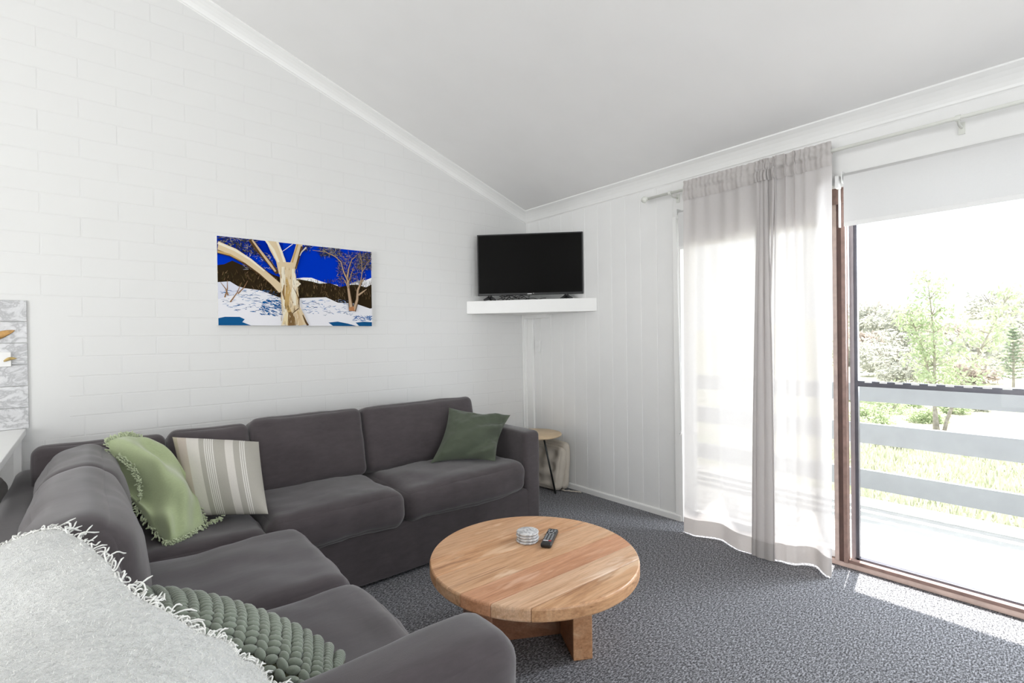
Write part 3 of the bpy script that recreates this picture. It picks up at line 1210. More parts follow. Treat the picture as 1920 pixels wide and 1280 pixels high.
HW, TB, TT = .438, .042, .550
mb = MB()
tvbox(mb, -HW, HW, .0, .03, TB, TT)
tvbox(mb, -HW*.6, HW*.6, .03, .06, TB+.05, TT-.12)
casing = mb.build('casing', M['black'], tv, bevel=.003)
mb = MB()
tvbox(mb, -HW+.010, HW-.010, -.0015, 0, TB+.016, TT-.010)
mb.build('screen', M['screen'], tv)
mb = MB()
tvbox(mb, -.022, .014, -.003, 0, TB+.005, TB+.011)
tvbox(mb, .026, .032, -.003, 0, TB+.009, TB+.013)
mb.build('maker_badge', M['chrome'], casing)
for a in (-.335, .30):
    mb = MB()
    mb.tube([tvm(a, .015, TB+.01), tvm(a, .012, .022)], [.013, .020], 10)
    mb.tube([tvm(a, .012, .026), tvm(a-.05, -.022, .004)], [.017, .006], 8)
    mb.tube([tvm(a, .012, .026), tvm(a+.05, -.022, .004)], [.017, .006], 8)
    mb.tube([tvm(a, .012, .026), tvm(a, .08, .005)], [.017, .006], 8)
    mb.build('foot', M['black'], tv, smooth=True)
# cables under the set
mb = MB()
gr = random.Random(5)
for k, (a0, a1) in enumerate(((-.27, -.05), (-.26, .0), (-.25, -.12), (-.2, -.02), (-.1, .13), (-.24, -.17))):
    pts = []
    for i in range(12):
        t = i/11
        a = a0+(a1-a0)*t
        z = .004+abs(math.sin(t*PI*(1.2+.3*k)+k))*(.034 if k < 4 else .012)
        d = .0+.03*math.sin(t*5+k)+.012*k-.02
        pts.append(tvm(a, d, z))
    mb.tube(pts, .0026, 6)
mb.tube([tvm(-.01, -.012, .003), tvm(-.008, .0, .03), tvm(-.006, .015, .05)], .0025, 6)
tag(mb.build('television_cables', M['black_cable'], smooth=True), 'tangle of thin black cables lying on the corner shelf under the television', 'cables')

# cable duct, switch
mb = MB()
mb.box(3.030, 3.052, YW-.014, YW-.0005, .0, 1.487)
tag(mb.build('cable_duct', M['white_gloss'], bevel=.002), 'narrow white vertical cable duct below the corner shelf', 'cable duct')
sw = empty('light_switch', (XW, 3.285, 1.15), 'small white switch plate on the boarded wall below the corner shelf', 'switch')
sw_plate = MB().box(XW-.009, XW, 3.252, 3.320, 1.145, 1.25).build('plate', M['white_plastic'], sw, bevel=.002)
MB().box(XW-.013, XW-.009, 3.278, 3.294, 1.185, 1.21).build('rocker', M['white_plastic'], sw_plate, bevel=.001)

# ------------------------------------------------------------------ curtain, rod, blinds
rod = empty('curtain_rod', (3.0, .5, 2.243), 'cream curtain rod with round finial above the glass door', 'curtain rod')
MB().tube([(3.0, 2.045, 2.243), (3.0, -1.3, 2.243)], .0095, 12).build('pole', M['rod'], rod, smooth=True)
mb = MB()
prof = [(0, -.024), (.012, -.021), (.020, -.012), (.024, 0), (.020, .012), (.012, .021), (0, .024)]
bm_pts = []
for k in range(20):
    a = 2*PI*k/20
    for r_, z_ in prof:
        bm_pts.append((3.0+r_*math.cos(a), 2.068+z_, 2.243+r_*math.sin(a)))
m_ = len(prof)
mb.add(bm_pts, [(k*m_+i, ((k+1) % 20)*m_+i, ((k+1) % 20)*m_+i+1, k*m_+i+1) for k in range(20) for i in range(m_-1)])
mb.tube([(3.0, 2.052, 2.243), (3.0, 2.038, 2.243)], .013, 12)
mb.build('finial', M['rod'], rod, smooth=True)
for y in (1.865, .405, -.95):
    mb = MB()
    mb.tube([(XW-.004, y, 2.225), (3.03, y, 2.222), (3.0, y, 2.234)], .006, 8)
    mb.tube([(3.0, y-.009, 2.243), (3.0, y+.009, 2.243)], .014, 12)
    mb.box(XW-.006, XW, y-.012, y+.012, 2.195, 2.25)
    b_ = mb.build('bracket', M['rod'], rod)


def blind(y0, y1, zb, label):
    e = empty('roller_blind', (3.06, (y0+y1)/2, zb), label, 'blind')
    zt = 2.125
    mb = MB()
    mb.tube([(3.068, y0+.004, zt-.018), (3.068, y1-.004, zt-.018)], .020, 20)
    mb.build('roller', M['blind'], e, smooth=True)
    MB().box(3.0475, 3.0490, y0+.006, y1-.006, zb+.012, zt-.016).build('fabric', M['blind'], e)
    MB().box(3.044, 3.053, y0+.006, y1-.006, zb, zb+.024).build('bottom_bar', M['white_plastic'], e, bevel=.003)
    for y in (y0-.001, y1+.001):
        MB().box(3.04, 3.0995, y-.002, y+.002, zt-.05, zt+.012).build('bracket', M['white_plastic'], e)
    return e


bl = blind(.925, 1.842, 1.862, 'left white roller blind pulled down a little behind the sheer curtain')
blind(-.98, .873, 1.843, 'wide white roller blind above the right half of the glass door')
# bead chain loop of the left blind
mb = MB()
for dy, off in ((0, 0), (.010, .006)):
    mb.tube([(3.06, 1.848+dy, 2.1), (3.062, 1.846+dy*.8, 1.5), (3.07, 1.842+off, .66), (3.07, 1.842, .62)], .0028, 6)
mb.tube([(3.07, 1.838, .635), (3.07, 1.852, .605)], .007, 8)
mb.build('bead_chain', M['white_plastic'], bl, smooth=True)
mb = MB()
mb.box(3.048, 3.088, .889, .908, 2.055, 2.12)
mb.box(3.084, 3.098, .894, .903, 1.85, 2.06)
tag(mb.build('blind_bracket', M['white_plastic'], bevel=.002), 'small white metal bracket in the gap between the two roller blinds', 'bracket')

NU, NV = 420, 90


def curtain_pt(s, t):
    """s 0..1 from the left (far) edge to the right edge; t 0 bottom .. 1 top (rod)."""
    ytop = 1.762+(.905-1.762)*s
    # rod pocket squeezes the middle, the cloth fans out lower down
    def warp(q):
        return q
    ybot = 1.752+(.905-1.752)*s
    ss = s
    dense = math.exp(-((s-.66)/.15)**2)
    y = ybot+(ytop-ybot)*t
    # big fold that hangs as a doubled strip
    ph = 2*PI*(2.3*s+1.0*s*s)
    ampB = .020+.018*(1-t)
    x = 3.0-.045*(1-t)
    x += -ampB*math.sin(ph+.6)*(.25+.75*(1-t)**.6)*(.8-.4*dense)
    # fine gathers, packed around s=.66, dying out downwards
    ph2 = 2*PI*(9*s+4.2*math.erf((s-.66)/.13))
    fine_amp = (.0055+.010*dense)*(.25+.75*t**1.5)
    x += fine_amp*math.sin(ph2)
    y += .011*dense*math.cos(ph2)*(.4+.6*t)
    # the doubled-over strip
    k = math.exp(-((s-.60)/.085)**2)
    x += -.060*k*(1-.68*t)
    q = (s-.60)/.085
    y += .25*q*math.exp(-q*q)*(1.0-.45*t*t)
    x += .020*q*math.exp(-q*q*.6)
    k2 = math.exp(-((s-.71)/.03)**2)
    q2 = (s-.71)/.03
    y += .050*q2*math.exp(-q2*q2)*t**.4
    x += -.02*k2*t+.010*q2*math.exp(-q2*q2*.6)
    # lower right corner kicks back to the door then out
    if s > .78:
        r_ = (s-.78)/.22
        x += (.045*math.sin(r_*PI)-.0*r_)*(1-t)**2.2
    x += .006*noise.noise(Vector((s*9, t*2.2, 3)))*(1-t*.4)
    zb = .006+.004*math.sin(s*7)
    if s > .62:
        zb += .008*math.sin((s-.62)/.38*PI)
    z = zb+(2.232-zb)*t
    return (min(x, 3.034), y, z)


cur = empty('sheer_curtain', (3.0, 1.33, .02), 'sheer pale grey linen curtain hanging full length from the rod', 'curtain')
vs = [curtain_pt(i/(NU-1), j/(NV-1)) for i in range(NU) for j in range(NV)]
mb = MB()
mb.add(vs, grid_faces(NU, NV))
mb.build('curtain_cloth', M['curtain'], cur, smooth=True)
# hem: a second layer just in front at the bottom; header: gathered double cloth around and above the rod
nh = 5
vs = []
for i in range(NU):
    for j in range(nh):
        p = curtain_pt(i/(NU-1), j/(nh-1)*.043)
        vs.append((p[0]-.003, p[1], p[2]-.001))
mb = MB()
mb.add(vs, grid_faces(NU, nh))
mb.build('hem', M['curtain_hem'], cur, smooth=True)
vs = []
nh = 14
for i in range(NU):
    s_ = i/(NU-1)
    p = curtain_pt(s_, 1)
    p0 = curtain_pt(s_, .965)
    dense = math.exp(-((s_-.66)/.15)**2)
    wob = noise.noise(Vector((s_*40, 0, 0)))
    for j in range(nh):
        t = j/(nh-1)
        z = 2.165+.128*t
        if t < .5:
            x = p0[0]-.004-.010*math.sin(t*2*PI)
        else:
            x = 2.987-.006*math.sin((t-.5)*4*PI)
        x += (.002+.007*dense)*math.sin(2*PI*(30*s_+6*math.erf((s_-.66)/.13))+j*.12)
        z += (.004+.006*dense)*wob*t
        vs.append((x, p[1], z))
mb = MB()
mb.add(vs, grid_faces(NU, nh))
mb.build('header', M['curtain_hem'], cur, smooth=True)
vs = []
for i in range(NU):
    s_ = i/(NU-1)
    p = curtain_pt(s_, 1)
    dense = math.exp(-((s_-.66)/.15)**2)
    wob = noise.noise(Vector((s_*40, 0, 0)))
    for j in range(6):
        t = j/5
        vs.append((3.012-.022*t+.004*dense*math.sin(s_*200), p[1], 2.228+.065*t+(.004+.006*dense)*wob*t))
mb = MB()
mb.add(vs, grid_faces(NU, 6))
mb.build('header_back', M['curtain_hem'], cur, smooth=True)

# ------------------------------------------------------------------ corner sofa
sofa = empty('corner_sofa', (1.0, 2.9, 0), 'large charcoal fabric L-shaped corner sofa along the brick wall', 'sofa')
SM = M['sofa']
ZB, ZS = .27, .47
# bases
soft('base', (2.60, .93, .275), .02, (1.0, 2.90, .155), mat=SM, parent=sofa, n=20, wr=.002)
soft('base', (.88, 1.60, .25), .02, (.235, 1.645, .145), mat=SM, parent=sofa, n=20, wr=.002)
# back frames
soft('back_frame', (2.56, .14, .52), .035, (1.04, 3.335, .42), mat=SM, parent=sofa, n=20, wr=.003)
soft('back_frame', (.13, 2.62, .52), .035, (-.215, 2.05, .42), mat=SM, parent=sofa, n=20, wr=.003)
# arms
soft('armrest', (.138, .99, .62), .030, (2.2335, 2.93, .345), mat=SM, parent=sofa, n=24, wr=.003, puff=(.004, .004, .006), seed=3)
soft('armrest', (.92, .19, .61), .060, (.245, .895, .335), mat=SM, parent=sofa, n=26, wr=.004, puff=(.006, .008, .022), seed=5)
# seat cushions: back run
for (x0, x1, y0, y1, seed, zt) in ((1.285, 2.160, 2.40, 3.10, 1, .478), (.600, 1.280, 2.385, 3.10, 2, .482), (-.05, .600, 2.36, 3.10, 4, .462)):
    soft('seat_cushion', (x1-x0, y1-y0, .185), .062, ((x0+x1)/2, (y0+y1)/2, zt-.105), mat=SM, parent=sofa, n=30, wr=.009, puff=(.006, .010, .022), seed=seed, wscale=5)
# left run
for (y0, y1, seed) in ((1.672, 2.31, 6), (1.00, 1.666, 7)):
    soft('seat_cushion', (.78, y1-y0, .185), .055, (.305, (y0+y1)/2, .368), mat=SM, parent=sofa, n=30, wr=.009, puff=(.010, .004, .022), seed=seed, wscale=5)
# back cushions, back run (lean)
for (x0, x1, zt, seed) in ((1.285, 2.125, .835, 8), (.655, 1.280, .838, 9), (.285, .650, .822, 10), (-.20, .280, .815, 11)):
    hgt = zt-.45
    soft('back_cushion', (x1-x0, .20, hgt+.02), .042, ((x0+x1)/2, 3.00, .45+hgt/2), (R(-17), 0, 0), mat=SM, parent=sofa, n=28,
         wr=.006, puff=(.002, .035, .006), seed=seed, wscale=3.6)
# back cushions, left run (big and rounded)
for (y0, y1, zt, seed, dx) in ((2.30, 2.92, .830, 12, 0), (1.50, 2.27, .850, 13, 0), (.72, 1.49, .838, 14, -.03)):
    hgt = zt-.44
    soft('back_cushion', (.215, y1-y0, hgt+.02), .085, (-.018+dx, (y0+y1)/2, .44+hgt/2), (0, R(-10), 0), mat=SM, parent=sofa, n=30,
         wr=.007, puff=(.032, .012, .012), seed=seed, wscale=4.2)
mb = MB()
for x in (-.1, 2.2):
    for y in (2.5, 3.3):
        MB().box(x-.03, x+.03, y-.03, y+.03, 0, .025).build('glide', M['black'], sofa)
for x in (-.1, .58):
    MB().box(x-.03, x+.03, .88, .94, 0, .025).build('glide', M['black'], sofa)

# ------------------------------------------------------------------ pillows


def patch_pt(ctrl, u, v):
    """3x3 points, quadratic through the points; u right, v down."""
    def L3(t):
        return ((1-t)*(1-2*t), 4*t*(1-t), t*(2*t-1))
    a, b = L3(u), L3(v)
    p = Vector((0, 0, 0))
    for i in range(3):
        for j in range(3):
            p += Vector(ctrl[i][j])*(b[i]*a[j])
    return p


def ctrl4(tl, trr, brr, bl_, pinch=.04):
    tl, trr, brr, bl_ = map(Vector, (tl, trr, brr, bl_))
    c = (tl+trr+brr+bl_)/4
    def mid(a, b):
        m = (a+b)/2
        return m+(c-m)*pinch*2
    return [[tl, mid(tl, trr), trr], [mid(tl, bl_), c, mid(trr, brr)], [bl_, mid(bl_, brr), brr]]


def pillow_surface(ctrl, thick, n=34, folds=None, pw=2.3, ex=.62, sgn=(1, -1)):
    vs, uv = [], []
    nrm_c = (patch_pt(ctrl, 1, .5)-patch_pt(ctrl, 0, .5)).cross(patch_pt(ctrl, .5, 0)-patch_pt(ctrl, .5, 1)).normalized()
    for sg in sgn:
        for i in range(n):
            for j in range(n):
                u = .5-.5*math.cos(PI*i/(n-1))
                v = .5-.5*math.cos(PI*j/(n-1))
                p = patch_pt(ctrl, u, v)
                sh_ = ((1-abs(2*u-1)**pw)*(1-abs(2*v-1)**pw))
                h = thick*.5*max(0, sh_)**ex
                f = folds(u, v) if folds else 0
                vs.append(p+nrm_c*(sg*h+(f if sg > 0 else f*.4)*min(1, sh_*5+.15)))
                uv.append((u, v))
    return vs, uv, nrm_c


def pillow(name, ctrl, thick, mat, label, n=34, folds=None, uvmap=False, loc=None, **kw):
    vs, uv, nc = pillow_surface(ctrl, thick, n, folds, **kw)
    fs = grid_faces(n, n)+[tuple(reversed(f)) for f in grid_faces(n, n, n*n)]
    mb = MB()
    mb.add(vs, fs)
    zmin = min(p.z for p in vs)
    c = sum((Vector(p) for p in vs), Vector())/len(vs)
    e = empty(name, (c.x, c.y, zmin), label, 'cushion')
    me = bpy.data.meshes.new('cover')
    me.from_pydata([p-e.location for p in vs], [], fs)
    if uvmap:
        ul = me.uv_layers.new(name='UVMap')
        for lp in me.loops:
            ul.data[lp.index].uv = uv[lp.vertex_index]
    bm = bmesh.new()
    bm.from_mesh(me)
    bmesh.ops.remove_doubles(bm, verts=bm.verts, dist=.0004)
    bmesh.ops.recalc_face_normals(bm, faces=bm.faces)
    bm.to_mesh(me)
    bm.free()
    me.polygons.foreach_set('use_smooth', [True]*len(me.polygons))
    me.materials.append(mat)
    o = bpy.data.objects.new('cover', me)
    COL.objects.link(o)
    o.parent = e
    return e, nc


# dark green linen cushion by the right arm


def f_dg(u, v):
    f = .034*math.sin((u*6+v*9)*1.6+2*noise.noise(Vector((u*3, v*3, 1))))*max(0, u-.35)*1.6
    f += .012*noise.noise(Vector((u*5, v*7, 3)))+.008*noise.noise(Vector((u*13, v*16, 5)))
    return f


e, _ = pillow('throw_cushion', ctrl4((1.862, 2.87, .812), (2.225, 2.65, .745), (1.985, 2.52, .488), (1.628, 2.73, .498), .065), .20, M['dgreen'],
              'dark green linen cushion with pointed corners against the right arm of the sofa', folds=f_dg, n=44)
# striped cushion


def f_st(u, v):
    return .006*noise.noise(Vector((u*3, v*3, 8)))+.010*max(0, v-.8)*math.sin(u*14)


e, _ = pillow('throw_cushion', ctrl4((.300, 2.93, .820), (.655, 2.80, .765), (.605, 2.44, .497), (.325, 2.66, .497), .012), .19, M['stripe'],
              'cream and stone striped cushion in the corner of the sofa', folds=f_st, uvmap=True)

# light green velvet cushion, slumped, with pompom fringe
c_lg = [[(.052, 2.78, .858), (.12, 2.80, .865), (.170, 2.84, .832)],
        [(.112, 2.65, .655), (.225, 2.66, .672), (.318, 2.76, .700)],
        [(.215, 2.47, .480), (.265, 2.45, .478), (.372, 2.56, .480)]]


def f_lg(u, v):
    f = .042*math.sin(u*8.5-v*6.5+.9)*math.sin(min(1, v*1.15)*PI)
    f += .012*math.sin(u*16+v*4)*v
    f += .016*noise.noise(Vector((u*4, v*5, 2)))
    return f


lg, nlg = pillow('fringed_cushion', c_lg, .13, M['lgreen'], 'light green velvet cushion with pompom fringe slumped in the sofa corner', folds=f_lg, n=48)
mb = MB()
gr = random.Random(9)
edge = []
NE = 34
for i in range(NE):
    t = i/NE
    edge += [patch_pt(c_lg, t, 0), patch_pt(c_lg, 0, t), patch_pt(c_lg, t, 1)]
for i in range(8):
    edge.append(patch_pt(c_lg, 1, .75+.25*i/8))
# a fringe line folded across the left of the face
for i in range(22):
    t = i/21
    edge.append(patch_pt(c_lg, .05+.07*math.sin(t*3.0), .22+.40*t)+nlg*(.034+.03*math.sin(t*3)))
for i in range(7):
    edge.append(Vector((.372+.010*i, 2.56-.004*i, .478+.004*i)))
cc = patch_pt(c_lg, .5, .5)
for p in edge:
    for q in range(5):
        out = (p-cc).normalized()
        d = (out+Vector((gr.uniform(-.8, .8), gr.uniform(-.8, .8), gr.uniform(-.7, .7)))).normalized()
        a = p+Vector((gr.uniform(-.006, .006),)*3)
        b = a+d*gr.uniform(.012, .022)
        mb.tube([a, (a+b)/2+Vector((0, 0, gr.uniform(-.003, .003))), b], [.0012, .0024, .0032], 5)
fr_ = mb.build('pompom_fringe', M['lgreen_fringe'], lg, smooth=True)

# chunky knit cushion
c_kn = ctrl4((.065, 1.600, .655), (.462, 1.185, .505), (.36, .965, .545), (.07, 1.20, .72), .02)
M['knit_base'] = fabric('knit_gap_shade_wool', (.05, .055, .03), .2, 260)  # cover coloured dark as the shade in the gaps between stitches
for i in range(3):
    for j in range(3):
        c_kn[i][j] = Vector(c_kn[i][j])
kn_e, nk = pillow('knitted_cushion', c_kn, .12, M['knit_base'], 'grey-green chunky knitted cushion beside the white throw', n=30)
mb = MB()
bm = bmesh.new()
bmesh.ops.create_icosphere(bm, subdivisions=2, radius=1)
sv = [v.co.copy() for v in bm.verts]
sf = [[v.index for v in f.verts] for f in bm.faces]
bm.free()
nr, nc_ = 17, 19
for i in range(nr):
    for j in range(nc_):
        for side in (1,):
            u = (i+.5)/nr
            v = (j+.5)/nc_
            def at(u, v):
                p = patch_pt(c_kn, u, v)
                s2 = max(0, (1-abs(2*u-1)**2.3)*(1-abs(2*v-1)**2.3))
                return p+nk*(.06*s2**.62+.004)
            p = at(u, v)
            du = (at(min(1, u+.01), v)-at(max(0, u-.01), v)).normalized()
            dv = (at(u, min(1, v+.01))-at(u, max(0, v-.01)))
            dv = (dv-du*dv.dot(du)).normalized()
            nn = du.cross(dv)
            sl = .45 if i % 2 else -.45
            ax = (du+dv*sl).normalized()
            ay = nn.cross(ax)
            lu = .0150*random.uniform(.85, 1.15)
            mb.add([p+ax*(q.x*lu)+ay*(q.y*.0086)+nn*(q.z*.0115) for q in sv], sf)
mb.build('knit_stitches', M['knit'], kn_e, smooth=True)

# ------------------------------------------------------------------ white wool throw over the near back cushion
th = empty('wool_throw', (-.05, 1.1, .45), 'fluffy white wool throw with fringe draped over the near end of the sofa', 'throw')
prof = [(-.340, .45), (-.335, .58), (-.318, .70), (-.255, .756), (-.18, .822), (-.11, .862), (-.04, .876), (.03, .868), (.085, .835), (.125, .785), (.160, .735), (.200, .700), (.235, .678), (.270, .668)]
edge_y = [1.98, 1.92, 1.78, 1.625, 1.515, 1.455, 1.34, 1.06, .93, .925, .955, .935, .885, .835]
near_y = .60


def cr(arr, t):
    n_ = len(arr)-1
    x = min(max(t, 0), 1)*n_
    i = min(int(x), n_-1)
    f = x-i
    g0 = arr[max(i-1, 0)]
    g1, g2 = arr[i], arr[i+1]
    g3 = arr[min(i+2, n_)]
    return .5*((2*g1)+(-g0+g2)*f+(2*g0-5*g1+4*g2-g3)*f*f+(-g0+3*g1-3*g2+g3)*f**3)


PX = [p[0] for p in prof]
PZ = [p[1] for p in prof]


def throw_pt(s_, t):
    x, z = cr(PX, s_), cr(PZ, s_)
    ye = cr(edge_y, s_)+.014*math.sin(s_*31)*.6+.008*math.sin(s_*53+1)
    y = near_y+(ye-near_y)*t
    f = noise.noise(Vector((s_*5.5, y*4.2, 1.5)))*.014+noise.noise(Vector((s_*14, y*11, 4)))*.006
    # soft diagonal creases running from the top to the front
    f += .015*math.sin(s_*9+y*8)*math.sin(min(1, s_)*PI)
    dx, dz = cr(PX, min(1, s_+.01))-cr(PX, max(0, s_-.01)), cr(PZ, min(1, s_+.01))-cr(PZ, max(0, s_-.01))
    L_ = math.hypot(dx, dz) or 1
    nx_, nz_ = -dz/L_, dx/L_
    f += .012
    return Vector((x+nx_*f, y, z+nz_*f)), Vector((nx_, 0, nz_))


NS, NT_ = 130, 120
pts = [[throw_pt(i/(NS-1), j/(NT_-1)) for j in range(NT_)] for i in range(NS)]
vs = [p for row in pts for p, _ in row]
vs2 = [p-n_*.007 for row in pts for p, n_ in row]
fs = grid_faces(NS, NT_)+[tuple(reversed(f)) for f in grid_faces(NS, NT_, NS*NT_)]
o2 = NS*NT_
for i in range(NS-1):
    for j in (0, NT_-1):
        fs.append((i*NT_+j, (i+1)*NT_+j, o2+(i+1)*NT_+j, o2+i*NT_+j))
for j in range(NT_-1):
    for i in (0, NS-1):
        fs.append((i*NT_+j, i*NT_+j+1, o2+i*NT_+j+1, o2+i*NT_+j))
mb = MB()
mb.add(vs+vs2, fs)
mb.build('throw_cloth', M['throw'], th, smooth=True)
# fuzz standing off the weave
mb = MB()
gr = random.Random(21)
for k in range(15000):
    s_, t = gr.random(), gr.random()**.8
    p, n_ = throw_pt(s_, t)
    d = (n_*gr.uniform(.15, .8)+Vector((gr.uniform(-1, 1), gr.uniform(-1, 1), gr.uniform(-.3, .6)))).normalized()
    L_ = gr.uniform(.003, .0075)
    sd = d.cross(Vector((.3, .5, .8))).normalized()*.00045
    q = p+d*L_*.5+Vector((gr.uniform(-.003, .003), gr.uniform(-.003, .003), 0))
    mb.add([p-sd, p+sd, q+sd*.8, q-sd*.8, p+d*L_], [(0, 1, 2, 3), (3, 2, 4)])
tag(mb.build('wool_fuzz', M['throw_fringe'], th), kind='stuff')
# fringe
mb = MB()


def strand(p, d, L_, drop, r=.0016, seed=0):
    gg = random.Random(seed)
    w1, w2 = gg.uniform(-1, 1), gg.uniform(-1, 1)
    side = d.cross(Vector((0, 0, 1)))
    side = side.normalized() if side.length > 1e-3 else Vector((1, 0, 0))
    pts = []
    for i in range(8):
        t = i/7
        pts.append(p+d*(L_*t)+side*(w1*.012*math.sin(t*4)+w2*.010*t*t)+Vector((0, 0, -drop*t*t+.004*math.sin(t*6+w2*3))))
    mb.tube(pts, [r*1.2]*6+[r*1.5, r*.8], 5)


for k in range(430):
    s_ = k/429
    p, n_ = throw_pt(min(1, max(0, s_+gr.uniform(-.003, .003))), 1)
    p2, _ = throw_pt(s_, .98)
    d = (p-p2).normalized()
    tdir, _ = throw_pt(min(1, s_+.02), 1)
    lx = (tdir-p).normalized() if (tdir-p).length > 1e-5 else Vector((1, 0, 0))
    d = (d+lx*gr.uniform(-.5, .7)+n_*gr.uniform(.0, .25)).normalized()
    strand(p-n_*.002, d, gr.uniform(.022, .060), .010 if .2 < s_ < .6 else .022, r=.0011, seed=k)
for k in range(60):           # front lower edge, lying over the knitted cushion
    t = .15+.85*k/59
    p, n_ = throw_pt(1, t)
    d = (Vector((1, .15, -.05))+Vector((0, gr.uniform(-.4, .4), 0))).normalized()
    strand(p, d, gr.uniform(.03, .06), .01, r=.0011, seed=k+900)
tag(mb.build('fringe', M['throw_fringe'], th, smooth=True), kind='stuff')

# ------------------------------------------------------------------ coffee table
TC = Vector((1.343, 1.466, 0))
TR, TH, TT_ = .412, .42, .046
ct = empty('coffee_table', TC, 'round coffee table of thick recycled timber planks on slab legs', 'table')
ta = R(-2.0)
me_mb = []
mb = MB()
seams = [-.5, -.262, -.205+.065, -.085, .06, .205, .5]
seams = [-.5, -.195, -.085, .205, .5]
tints = [(1.06, 1.06, 1.08), (.98, .82, .74), (1.05, 1.0, .96), (1.0, .96, .88)]
seams = [-.5, -.305, -.200, -.085, .075, .205, .5]
tints = [(.98, .90, .78), (1.08, 1.10, 1.12), (.92, .74, .66), (1.02, .97, .90), (1.0, .88, .74), (.98, .90, .80)]
tv_, tf_, tcx = [], [], []
rot = Matrix.Rotation(ta, 4, 'Z')
for k in range(len(seams)-1):
    ya, yb = seams[k]+.0021, seams[k+1]-.0021
    ya, yb = max(ya, -TR+.0005), min(yb, TR-.0005)
    N = 30
    ring = []
    ring_r = []
    def xr(y, R_):
        return math.sqrt(max(R_*R_-y*y, 1e-7))
    for i in range(N+1):
        y = yb+(ya-yb)*(.5-.5*math.cos(PI*i/N))
        ring.append((xr(y, TR), y))
    for i in range(N+1):
        y = ya+(yb-ya)*(.5-.5*math.cos(PI*i/N))
        ring.append((-xr(y, TR), y))
    levels = [(-TT_, .994), (-TT_+.005, 1.0), (-.008, 1.0), (-.003, .9955), (0, .988)]
    base_i = len(tv_)
    n_ = len(ring)
    for dz, sc_ in levels:
        for (x, y) in ring:
            inset = .0012 if dz == 0 else 0
            yy = max(ya+inset, min(yb-inset, y*sc_))
            tv_.append(rot @ Vector((x*sc_, yy, TH+dz)))
    for L_ in range(len(levels)-1):
        for i in range(n_):
            j = (i+1) % n_
            tf_.append((base_i+L_*n_+i, base_i+L_*n_+j, base_i+(L_+1)*n_+j, base_i+(L_+1)*n_+i))
            tcx.append(tints[k])
    tf_.append(tuple(base_i+(len(levels)-1)*n_+i for i in range(n_)))
    tcx.append(tints[k])
    tf_.append(tuple(base_i+n_-1-i for i in range(n_)))
    tcx.append(tints[k])


def tinted(name, vs, fs, cols, parent):
    me = bpy.data.meshes.new(name)
    me.from_pydata([tuple(v) for v in vs], [], fs)
    ca = me.color_attributes.new('tint', 'FLOAT_COLOR', 'CORNER')
    arr = []
    for f, c in zip(fs, cols):
        arr += [(*c, 1)]*len(f)
    ca.data.foreach_set('color', np.array(arr, dtype=np.float32).ravel())
    me.materials.append(M['timber'])
    o = bpy.data.objects.new(name, me)
    COL.objects.link(o)
    o.parent = parent
    bm = bmesh.new()
    bm.from_mesh(me)
    bmesh.ops.recalc_face_normals(bm, faces=bm.faces)
    bm.to_mesh(me)
    bm.free()
    return o


tinted('tabletop', tv_, tf_, tcx, ct)


def slab(name, c, dirv, length, thick, z0, z1, tint):
    d = Vector(dirv).normalized()
    n_ = Vector((-d.y, d.x, 0))
    mb = MB()
    vs = []
    for z in (z0, z1):
        for a, b in ((-1, -1), (1, -1), (1, 1), (-1, 1)):
            vs.append(Vector((c[0], c[1], z))+d*(a*length/2)+n_*(b*thick/2))
    fs = [(0, 3, 2, 1), (4, 5, 6, 7), (0, 1, 5, 4), (1, 2, 6, 5), (2, 3, 7, 6), (3, 0, 4, 7)]
    o = tinted(name, [v-Vector((TC.x, TC.y, 0)) for v in vs], fs, [tint]*6, ct)
    b_ = o.modifiers.new('bevel', 'BEVEL')
    b_.width = .004
    b_.segments = 2
    return o


dA = Vector((.5, .866, 0))
dB = Vector((.866, -.5, 0))
c1 = Vector((1.471, 1.325, 0))+dA*.215
slab('leg_slab', c1, dA, .43, .080, 0, TH-TT_, (.85, .72, .6))
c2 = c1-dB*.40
slab('leg_slab', c2, dA, .43, .080, 0, TH-TT_, (.40, .30, .26))  # far slab: shade under the tabletop put into its tint
slab('cross_panel', (c1+c2)/2, dB, .32, .06, 0.0, TH-TT_, (.34, .24, .20))  # tint darkened too, painted shade beneath the top

# coasters
for k in range(4):
    mb = MB()
    r_ = .0475
    z = TH+.0005+k*.0118
    mb.lathe([(r_-.006, 0), (r_-.002, .0015), (r_, .005), (r_-.002, .0085), (r_-.006, .010), (0.0, .0102)], 40, (1.400+.0012*math.sin(k*2), 1.566+.0012*math.cos(k*3), z))
    nm = ['lowest', 'second from the bottom', 'second from the top', 'topmost'][k]
    tag(mb.build('coaster', M['coaster'], smooth=True), f'round grey-veined marble coaster, {nm} of the stack on the coffee table', 'coaster', 'stack of marble coasters')
# remote
rc = Vector((1.474, 1.508, TH))
re_ = empty('remote_control', rc, 'black television remote control beside the coasters on the coffee table', 'remote control')
ra = math.atan2(.112, .165)
rm = Matrix.Translation(rc) @ Matrix.Rotation(ra, 4, 'Z')
vs, fs = soft_box((.170, .046, .020), .0085, n=16, wr=0)
mb = MB()
mb.add([rm @ (p+Vector((0, 0, .0105))) for p in vs], fs)
rbody = mb.build('remote_body', M['black'], re_, smooth=True)
btn = simple('grey_button', (.30, .31, .32), .5)
red = simple('red_button', (.55, .03, .04), .5)
wht = simple('pale_label', (.75, .72, .74), .5)
mb = MB()
for i in range(9):
    for j in range(3):
        if 5 <= i <= 6:
            continue
        x, y = -.038+i*.0125, -.013+j*.013
        mb.box(x-.0034, x+.0034, y-.0036, y+.0036, .0195, .0216, mat=rm)
mb.build('keypad', btn, rbody)
mb = MB()
